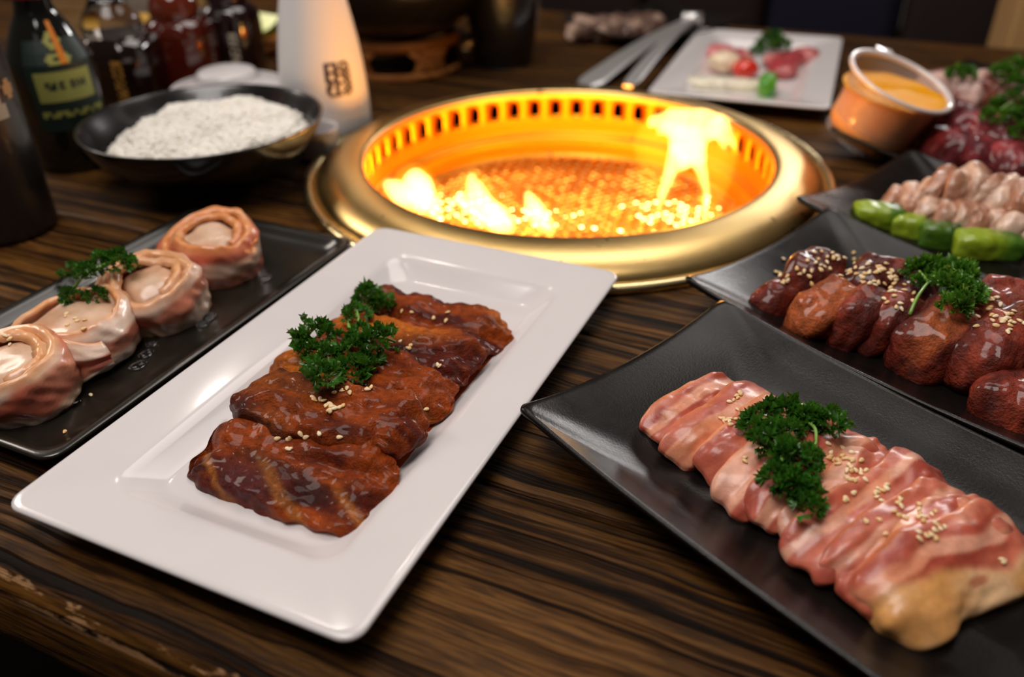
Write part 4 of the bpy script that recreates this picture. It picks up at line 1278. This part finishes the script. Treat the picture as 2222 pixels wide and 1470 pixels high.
def cyl_mark(name, bits, thc, z0, dz, dth, prof_r, m, parent, off=0.0004, slant=0.0):
    """a printed mark wrapped on a round bottle, one quad per dark cell"""
    V, Fc = [], []
    for r, row in enumerate(bits):
        for c, ch in enumerate(row):
            if ch in ' .':
                continue
            n0 = len(V)
            for cc, rr in ((c, r), (c + 1, r), (c + 1, r + 1), (c, r + 1)):
                z = z0 - rr * dz + slant * cc
                th_ = thc + (cc - len(bits[0]) / 2) * dth
                R = prof_r(z) + off
                V.append((R * math.cos(th_), R * math.sin(th_), z))
            Fc.append((n0, n0 + 3, n0 + 2, n0 + 1))
    return mk(name, V, Fc, m, parent, False)
camang = math.atan2(-sb.y, -sb.x)
seal = ["######.####.", "##..##.#..##", "##..######.#", "######..####", "##..######.#", "##..##..####", "######..##.#", ".##.####.###", "###.##..#.##", "##..##..####", "##..##.##.##", ".######.###."]
cyl_mark('seal_mark', seal, camang + 0.36, 0.076, 0.0026, 0.052, lambda z: r_at(sps, z), M_INK, sake)

# ------------------------------------------------------------------ bottles at left
M_SOYG = simple('dark_soy_glass', (0.006, 0.007, 0.006), 0.08, 0, 0.8)
M_RED = simple('red_cap', (0.45, 0.01, 0.02), 0.3, 0, 0.3)
M_OLIVE = simple('olive_yellow_label', srgb(150, 150, 75), 0.6)
M_DKLAB = simple('dark_green_label', (0.008, 0.02, 0.015), 0.5)
M_GOLD = simple('gold_print', srgb(180, 130, 60), 0.4)
M_CREAM = simple('cream_print', srgb(190, 180, 160), 0.5)
c = at(130, 372, 0)
soy = thing('soy_sauce_bottle', 'dark soy sauce bottle with red cap and olive-yellow label', 'bottle', (c.x + 0.008, c.y + 0.025, 0))
spr = spline([(0.001, 0), (0.030, 0), (0.0345, 0.004), (0.0355, 0.02), (0.0355, 0.088), (0.033, 0.102), (0.024, 0.122), (0.0165, 0.136), (0.0145, 0.150), (0.0145, 0.160)], 5)
v, f = lathe(spr, 56, True, True)
mk('bottle_body', v, f, M_SOYG, soy)
v, f = lathe([(0.0215, 0.1475), (0.0235, 0.1485), (0.0235, 0.172), (0.022, 0.175), (0.001, 0.175)], 40, True, True)
mk('cap', v, f, M_RED, soy)
pf = lambda z: float(np.interp(z, spr[6:, 1], spr[6:, 0]))
ca = math.atan2(-soy.location.y, -soy.location.x)
cyl_mark('label_panel', ["##########"] * 8, ca + 0.2, 0.116, 0.0095, 0.17, pf, M_DKLAB, soy, 0.0003)
cyl_mark('label_box', ["##########"] * 6, ca + 0.2, 0.091, 0.0042, 0.135, pf, M_OLIVE, soy, 0.0006)
cyl_mark('label_print', ["##.#.##..##.#.#", "#.##.#...#.#.##", ".###.##..##.#.#"], ca + 0.2, 0.083, 0.0022, 0.062, pf, M_DKLAB, soy, 0.0009)
cyl_mark('label_line', ["##.###.#.##.###", "#.##.##.##.#.##"], ca + 0.25, 0.058, 0.0028, 0.10, pf, M_OLIVE, soy, 0.0008)
cyl_mark('label_emblem', ["...####...", "..######..", ".###..###.", "..######..", "...####...", "..........", ".########.", "###....###", ".########."], ca + 0.2, 0.122, 0.0028, 0.062, pf, M_OLIVE, soy, 0.0010)
cyl_mark('reflection_streak', ["##"] * 6, ca + 0.3, 0.130, 0.0055, 0.08, pf, simple('orange_reflection', (0.65, 0.20, 0.02), 0.4), soy, 0.0014)  # streak of reflected orange light painted on the glass

c = at(20, 520, 0)
dk = thing('black_sauce_bottle', 'big black bottle with white brush lettering cut off by the left edge', 'bottle', (c.x - 0.012, c.y + 0.02, 0))
spr2 = spline([(0.001, 0), (0.033, 0), (0.0375, 0.004), (0.0380, 0.02), (0.0380, 0.165), (0.034, 0.190), (0.022, 0.212), (0.0145, 0.225), (0.0145, 0.25)], 5)
v, f = lathe(spr2, 56, True, True)
mk('bottle_body', v, f, simple('grey_black_plastic', (0.012, 0.010, 0.010), 0.4, 0, 0.2), dk)
v, f = lathe([(0.016, 0.240), (0.0185, 0.241), (0.0185, 0.265), (0.001, 0.267)], 32, True, True)
mk('cap', v, f, M_BLACKG, dk)
pf2 = lambda z: float(np.interp(z, spr2[6:, 1], spr2[6:, 0]))
ca = math.atan2(-dk.location.y, -dk.location.x)
cyl_mark('lettering', ["####.", "####.", "...##", "..##.", ".###.", ".####", ".##.#", "..###", ".####", "..##.", "####.", "#####", ".####"], ca + 0.55, 0.160, 0.0052, 0.085, pf2, M_CREAM, dk, 0.0006)
cyl_mark('tan_dot', [".##.", "####", "####", ".##."], ca + 0.95, 0.118, 0.0035, 0.07, pf2, simple('tan_print', srgb(190, 145, 90), 0.5), dk, 0.0006)

def sauce_bottle(label, px, py, hw_, hb, hn, liquid, neck_m, rz, marks, mm, fill_neck=False, cap=None):
    c = at(px, py, 0)
    b = thing('sauce_bottle', label, 'bottle', (c.x, c.y + hw_, 0), rz, 'square-shouldered sauce bottles behind the rice')
    def loop(h, ch, z):
        P = [(h, -h + ch), (h, h - ch), (h - ch, h), (-h + ch, h), (-h, h - ch), (-h, -h + ch), (-h + ch, -h), (h - ch, -h)]
        out = []
        for i in range(8):
            p0, p1 = np.array(P[i]), np.array(P[(i + 1) % 8])
            for t_ in (0.04, 0.5, 0.96):
                out.append(tuple(p0 + (p1 - p0) * t_) + (z,))
        return out
    L = [loop(hw_ * 0.9, hw_ * 0.4, 0), loop(hw_ * 0.98, hw_ * 0.45, 0.0015), loop(hw_, hw_ * 0.45, 0.005), loop(hw_, hw_ * 0.45, hb - 0.006), loop(hw_ * 0.985, hw_ * 0.45, hb - 0.002), loop(hw_ * 0.92, hw_ * 0.42, hb + 0.004), loop(hw_ * 0.80, hw_ * 0.40, hb + 0.009), loop(hw_ * 0.72, hw_ * 0.36, hb + 0.011)]
    v, f = rings(L, True, True, True)
    mk('bottle_body', v, f, liquid, b)
    pr = spline([(hw_ * 0.74, hb + 0.010), (hw_ * 0.78, hb + 0.018), (hw_ * 0.70, hb + 0.030), (hw_ * 0.48, hb + 0.042), (hw_ * 0.38, hb + 0.055), (hw_ * 0.36, hn)], 4)
    v, f = lathe(pr, 40, True, True)
    mk('neck', v, f, neck_m, b)
    v, f = lathe([(hw_ * 0.42, hn - 0.006), (hw_ * 0.46, hn - 0.005), (hw_ * 0.46, hn + 0.016), (hw_ * 0.40, hn + 0.018), (0.001, hn + 0.018)], 32, True, True)
    mk('cap', v, f, cap or M_BLACKG, b)
    # vertical printed lettering on the front face
    V, Fc = [], []
    x0, zt_, wz = marks
    r_ = random.Random(int(px))
    z = zt_
    while z > 0.018:
        for ii in range(3):
            for jj in range(2):
                if r_.random() < 0.75:
                    n0 = len(V)
                    xa, za = x0 + (ii - 1.5) * wz / 3, z - jj * 0.0022
                    V += [(xa, -hw_ - 0.0004, za), (xa + wz / 3, -hw_ - 0.0004, za), (xa + wz / 3, -hw_ - 0.0004, za - 0.0022), (xa, -hw_ - 0.0004, za - 0.0022)]
                    Fc.append((n0, n0 + 3, n0 + 2, n0 + 1))
        z -= 0.0060
    mk('printed_lettering', V, Fc, mm, b, False)
    return b
def liquid(name, c0, rough=0.06):
    return simple(name, c0, rough, 0, 0.9)
sauce_bottle('square bottle of near-black sauce with clear neck and vertical tan lettering', 262, 268, 0.039, 0.072, 0.150, liquid('black_brown_sauce', (0.010, 0.004, 0.003)), M_GLASS, math.radians(-4), (0.014, 0.064, 0.011), M_GOLD)
sauce_bottle('square bottle of reddish-brown chilli sauce in the middle of the bottles', 398, 232, 0.034, 0.078, 0.150, liquid('red_brown_sauce', (0.075, 0.008, 0.003)), liquid('red_neck_sauce', (0.13, 0.018, 0.006)), math.radians(-4), (-0.026, 0.060, 0.007), M_GOLD)
sauce_bottle('square bottle of purplish-black sauce with whitish vertical lettering', 508, 196, 0.031, 0.080, 0.150, liquid('purple_black_sauce', (0.014, 0.005, 0.006)), liquid('purple_neck_sauce', (0.02, 0.006, 0.008)), math.radians(-4), (0.012, 0.064, 0.010), M_CREAM)

# things behind the bottles
c = at(300, 105, 0)
o = thing('wooden_caddy', 'pale wooden caddy box behind the sauce bottles', 'box', (c.x, c.y + 0.05, 0), math.radians(-20))
for (cx, cy, sx, sy, nm) in ((0, -0.06, 0.26, 0.010, 'front_board'), (0, 0.06, 0.26, 0.010, 'back_board'), (-0.125, 0, 0.010, 0.11, 'end_board'), (0.125, 0, 0.010, 0.11, 'end_board')):
    v, f = box(cx, cy, 0.045, sx, sy, 0.09, 0.0015)
    mk(nm, v, f, M_WOOD2, o, False)
v, f = box(0, 0, 0.004, 0.24, 0.11, 0.008, 0.001)
mk('bottom_board', v, f, M_WOOD2, o, False)
c = at(345, 60, 0.06)
o = thing('yellow_label_jar', 'jar with a yellow label standing behind the red-brown sauce bottle', 'jar', (c.x + 0.005, c.y + 0.0, 0.008))
v, f = lathe(spline([(0.001, 0), (0.030, 0), (0.033, 0.004), (0.033, 0.085), (0.028, 0.098), (0.024, 0.102)], 4), 40, True, True)
mk('jar_body', v, f, simple('jar_contents', (0.32, 0.26, 0.20), 0.15, 0, 0.6), o)
v, f = lathe([(0.0334, 0.030), (0.0336, 0.030), (0.0336, 0.075), (0.0334, 0.075)], 40)
mk('label_band', v, f, simple('yellow_label', (0.75, 0.42, 0.06), 0.5), o)
v, f = lathe([(0.025, 0.100), (0.027, 0.101), (0.027, 0.115), (0.001, 0.116)], 40, True, True)
mk('lid', v, f, M_STEEL, o)
c = at(545, 62, 0.03)
lime = thing('lime_wedge', 'bright yellow-green lime wedge behind the darkest sauce bottle', 'lime', (c.x + 0.005, c.y + 0.02, 0.047), math.radians(-35))
n = 14
V, Fc = [], []
for i in range(n + 1):
    a = PI * i / n
    for j in range(9):
        b = (j / 8 - 0.5) * 1.5
        V.append((0.045 * math.cos(a), 0.034 * math.sin(a) * math.sin(b), -0.034 * math.sin(a) * math.cos(b)))
for i in range(n):
    for j in range(8):
        q = i * 9 + j
        Fc.append((q, q + 9, q + 10, q + 1))
mk('rind', V, Fc, simple('lime_rind', (0.22, 0.42, 0.02), 0.35, 0, 0.2), lime)
for sgn in (0, 8):
    V2 = [(0, 0, 0.0)] + [V[i * 9 + sgn] for i in range(n + 1)]
    mk('flesh', V2, [(0, i + 1, i + 2) for i in range(n)], simple('lime_flesh', (0.62, 0.72, 0.10), 0.3, 0, 0.3), lime)
v, f = lathe(spline([(0.001, 0.004), (0.045, 0.004), (0.058, 0.012), (0.060, 0.012), (0.05, 0.0), (0.001, 0.0)], 3), 40)
o = mk('garnish_dish', v, f, M_WOOD3, None, loc=(c.x + 0.005, c.y + 0.02, 0))
tag(o, 'small round orange-brown wooden dish under the lime wedge', 'dish')

# ------------------------------------------------------------------ big black bowl on its wooden stand, glass, black tumbler
c = at(858, 168, 0)
st = thing('bowl_stand', 'round orange-brown wooden stand with arched openings under the big black bowl', 'stand', (c.x, c.y + 0.055, 0))
v, f = lathe([(0.070, 0.032), (0.078, 0.033), (0.080, 0.038), (0.078, 0.044), (0.070, 0.045), (0.067, 0.038), (0.070, 0.032)], 64)
mk('top_ring', v, f, M_WOOD3, st)
v, f = lathe([(0.072, 0.0), (0.080, 0.0), (0.081, 0.004), (0.079, 0.008), (0.073, 0.008), (0.072, 0.0)], 64)
mk('base_ring', v, f, M_WOOD3, st)
for k in range(5):
    a = math.radians(-90 + 36 + 72 * k)
    n = 6
    L = []
    for z, hw_ in ((0.006, 0.36), (0.014, 0.26), (0.022, 0.24), (0.034, 0.40)):
        l_ = []
        for rr, dd in ((0.0785, 1), (0.0725, -1)):
            rng_ = np.linspace(-hw_, hw_, 6)[::dd]
            l_ += [(rr * math.cos(a + q), rr * math.sin(a + q), z) for q in rng_]
        L.append(l_)
    v, f = rings(L, True, True, True)
    mk('foot', v, f, M_WOOD3, st)
v, f = lathe(spline([(0.002, 0.042), (0.04, 0.043), (0.075, 0.056), (0.105, 0.085), (0.122, 0.125), (0.1245, 0.1265), (0.1265, 0.125), (0.112, 0.083), (0.082, 0.050), (0.062, 0.0385), (0.045, 0.035), (0.002, 0.036)], 4), 80, True, True)
o = mk('stone_bowl', v, f, M_BLACKG, None, loc=(c.x, c.y + 0.055, 0.006))
tag(o, 'large black bowl resting on the orange-brown wooden stand', 'bowl')
c = at(1092, 152, 0)
v, f = lathe(spline([(0.001, 0.0), (0.034, 0.0), (0.037, 0.003), (0.044, 0.05), (0.052, 0.105), (0.0535, 0.1065), (0.0545, 0.105), (0.0545, 0.108), (0.0515, 0.108), (0.041, 0.05), (0.034, 0.008), (0.001, 0.007)], 4), 64)
o = mk('black_tumbler', v, f, M_BLACKG, None, loc=(c.x, c.y + 0.035, 0))
tag(o, 'tapered black tumbler behind the grill, right of the big bowl', 'cup')
c = at(1003, 150, 0)
gl2 = thing('shaker_jar', 'small clear glass shaker glowing amber between the big bowl and black tumbler', 'shaker', (c.x + 0.002, c.y + 0.03, 0))
v, f = lathe(spline([(0.001, 0.0), (0.024, 0.0), (0.027, 0.003), (0.026, 0.03), (0.021, 0.055), (0.018, 0.072)], 4), 40, True, True)
mk('jar_body', v, f, M_GLASS, gl2)
v, f = lathe(spline([(0.001, 0.003), (0.021, 0.003), (0.0225, 0.008), (0.0215, 0.026), (0.019, 0.034), (0.001, 0.034)], 4), 40)
mk('reflection_core', v, f, simple('amber_reflection', (0.42, 0.15, 0.03), 0.6), gl2)  # amber core painted in for the orange reflection in the glass
v, f = lathe([(0.0185, 0.070), (0.020, 0.071), (0.020, 0.084), (0.015, 0.090), (0.001, 0.092)], 32, True, True)
mk('cap', v, f, M_STEEL, gl2)

# ------------------------------------------------------------------ tongs
ta0, ta1 = at(1268, 188, 0.004), at(1500, 42, 0.030)
tb0, tb1 = at(1362, 190, 0.024), at(1478, 92, 0.034)
tongs = thing('steel_tongs', 'pair of steel tongs leaning on the edge of the small white plate', 'tongs', tuple(ta0))
def arm(p0, p1, w0, w1, nm, bow):
    p0, p1 = Vector(p0), Vector(p1)
    d = (p1 - p0)
    up = Vector((0, 0, 1))
    side = d.cross(up).normalized()
    nrm = side.cross(d).normalized()
    L = []
    for k in range(17):
        t_ = k / 16
        w_ = w0 + (w1 - w0) * t_
        if t_ < 0.06:
            w_ *= 0.6 + t_ * 6
        c_ = p0 + d * t_ + nrm * bow * math.sin(PI * t_)
        L.append([tuple(c_ + side * a_ * w_ + nrm * b_) for a_, b_ in ((-1, 0.0006), (-0.75, 0.0026), (0.75, 0.0026), (1, 0.0006), (0.75, -0.0006), (-0.75, -0.0006))])
    v, f = rings(L, True, True, True)
    mk(nm, v - np.array(ta0), f, M_STEEL, tongs, False)
arm(ta0, ta1, 0.018, 0.008, 'arm', 0.006)
arm(tb0, ta1 + Vector((0.004, -0.006, 0.002)), 0.009, 0.007, 'arm', 0.008)
v, f = tube([tuple(ta1 + Vector((-0.012, 0, 0.002)) - ta0), tuple(ta1 + Vector((0.014, -0.004, 0.002)) - ta0)], 0.0075, 12)
mk('hinge', v, f, M_STEEL, tongs)

# ------------------------------------------------------------------ sauce cup tilted on the fourth plate
cb, ct = at(1874, 296, 0.014), at(1942, 182, 0.070)
cupr = 0.046
axis = (ct - cb)
cuph = 0.058
cup = thing('dip_cup', 'clear plastic cup of orange dipping sauce tilted on the corner of a black plate', 'cup', tuple(cb))
v, f = lathe(spline([(0.001, 0.0), (0.034, 0.0), (0.0365, 0.002), (0.040, 0.03), (0.0435, 0.052), (0.0455, 0.054), (0.0475, 0.0555), (0.0485, 0.0570), (0.0475, 0.0585), (0.0455, 0.0580), (0.0440, 0.0560), (0.0395, 0.03), (0.0355, 0.004), (0.001, 0.002)], 4), 72)
mk('cup_wall', v, f, M_PLAST, cup)
v, f = lathe(spline([(0.0450, 0.0560), (0.0478, 0.0572), (0.0492, 0.0582), (0.0494, 0.0600), (0.0480, 0.0612), (0.0455, 0.0606), (0.0442, 0.0590), (0.0442, 0.0572), (0.0450, 0.0560)], 3), 72)
mk('rim', v, f, simple('milky_plastic_rim', (0.78, 0.70, 0.68), 0.15, 0, 0.6), cup)
v, f = box(0.0, 0.052, 0.0598, 0.016, 0.012, 0.0016, 0.0006)
mk('lid_tab', v, f, simple('milky_plastic_rim', (0.78, 0.74, 0.74), 0.15, 0, 0.6), cup)
tiltdir = Vector((0.30, -0.26, 1.0)).normalized()
q = Vector((0, 0, 1)).rotation_difference(tiltdir)
qi = q.inverted().to_matrix()
# sauce with a level surface inside the tilted cup
V, Fc = lathe(spline([(0.0005, 0.003), (0.0345, 0.003), (0.0385, 0.029), (0.0420, 0.058), (0.0420, 0.058), (0.0005, 0.058)], 4), 56)
g = np.array(qi @ Vector((0, 0, 1)))
lev = 0.049
for i in range(len(V)):
    if V[i][2] > 0.012:
        zmax = (lev - V[i][0] * g[0] * 0.55 - V[i][1] * g[1] * 0.55)
        if V[i][2] > 0.0570:
            V[i][2] = zmax + 0.0008 * math.sin(V[i][0] * 160) * math.cos(V[i][1] * 140)
        else:
            V[i][2] = min(V[i][2], zmax)
o = mk('dip', V, Fc, M_DIP, cup)
cup.rotation_mode = 'QUATERNION'
cup.rotation_quaternion = q
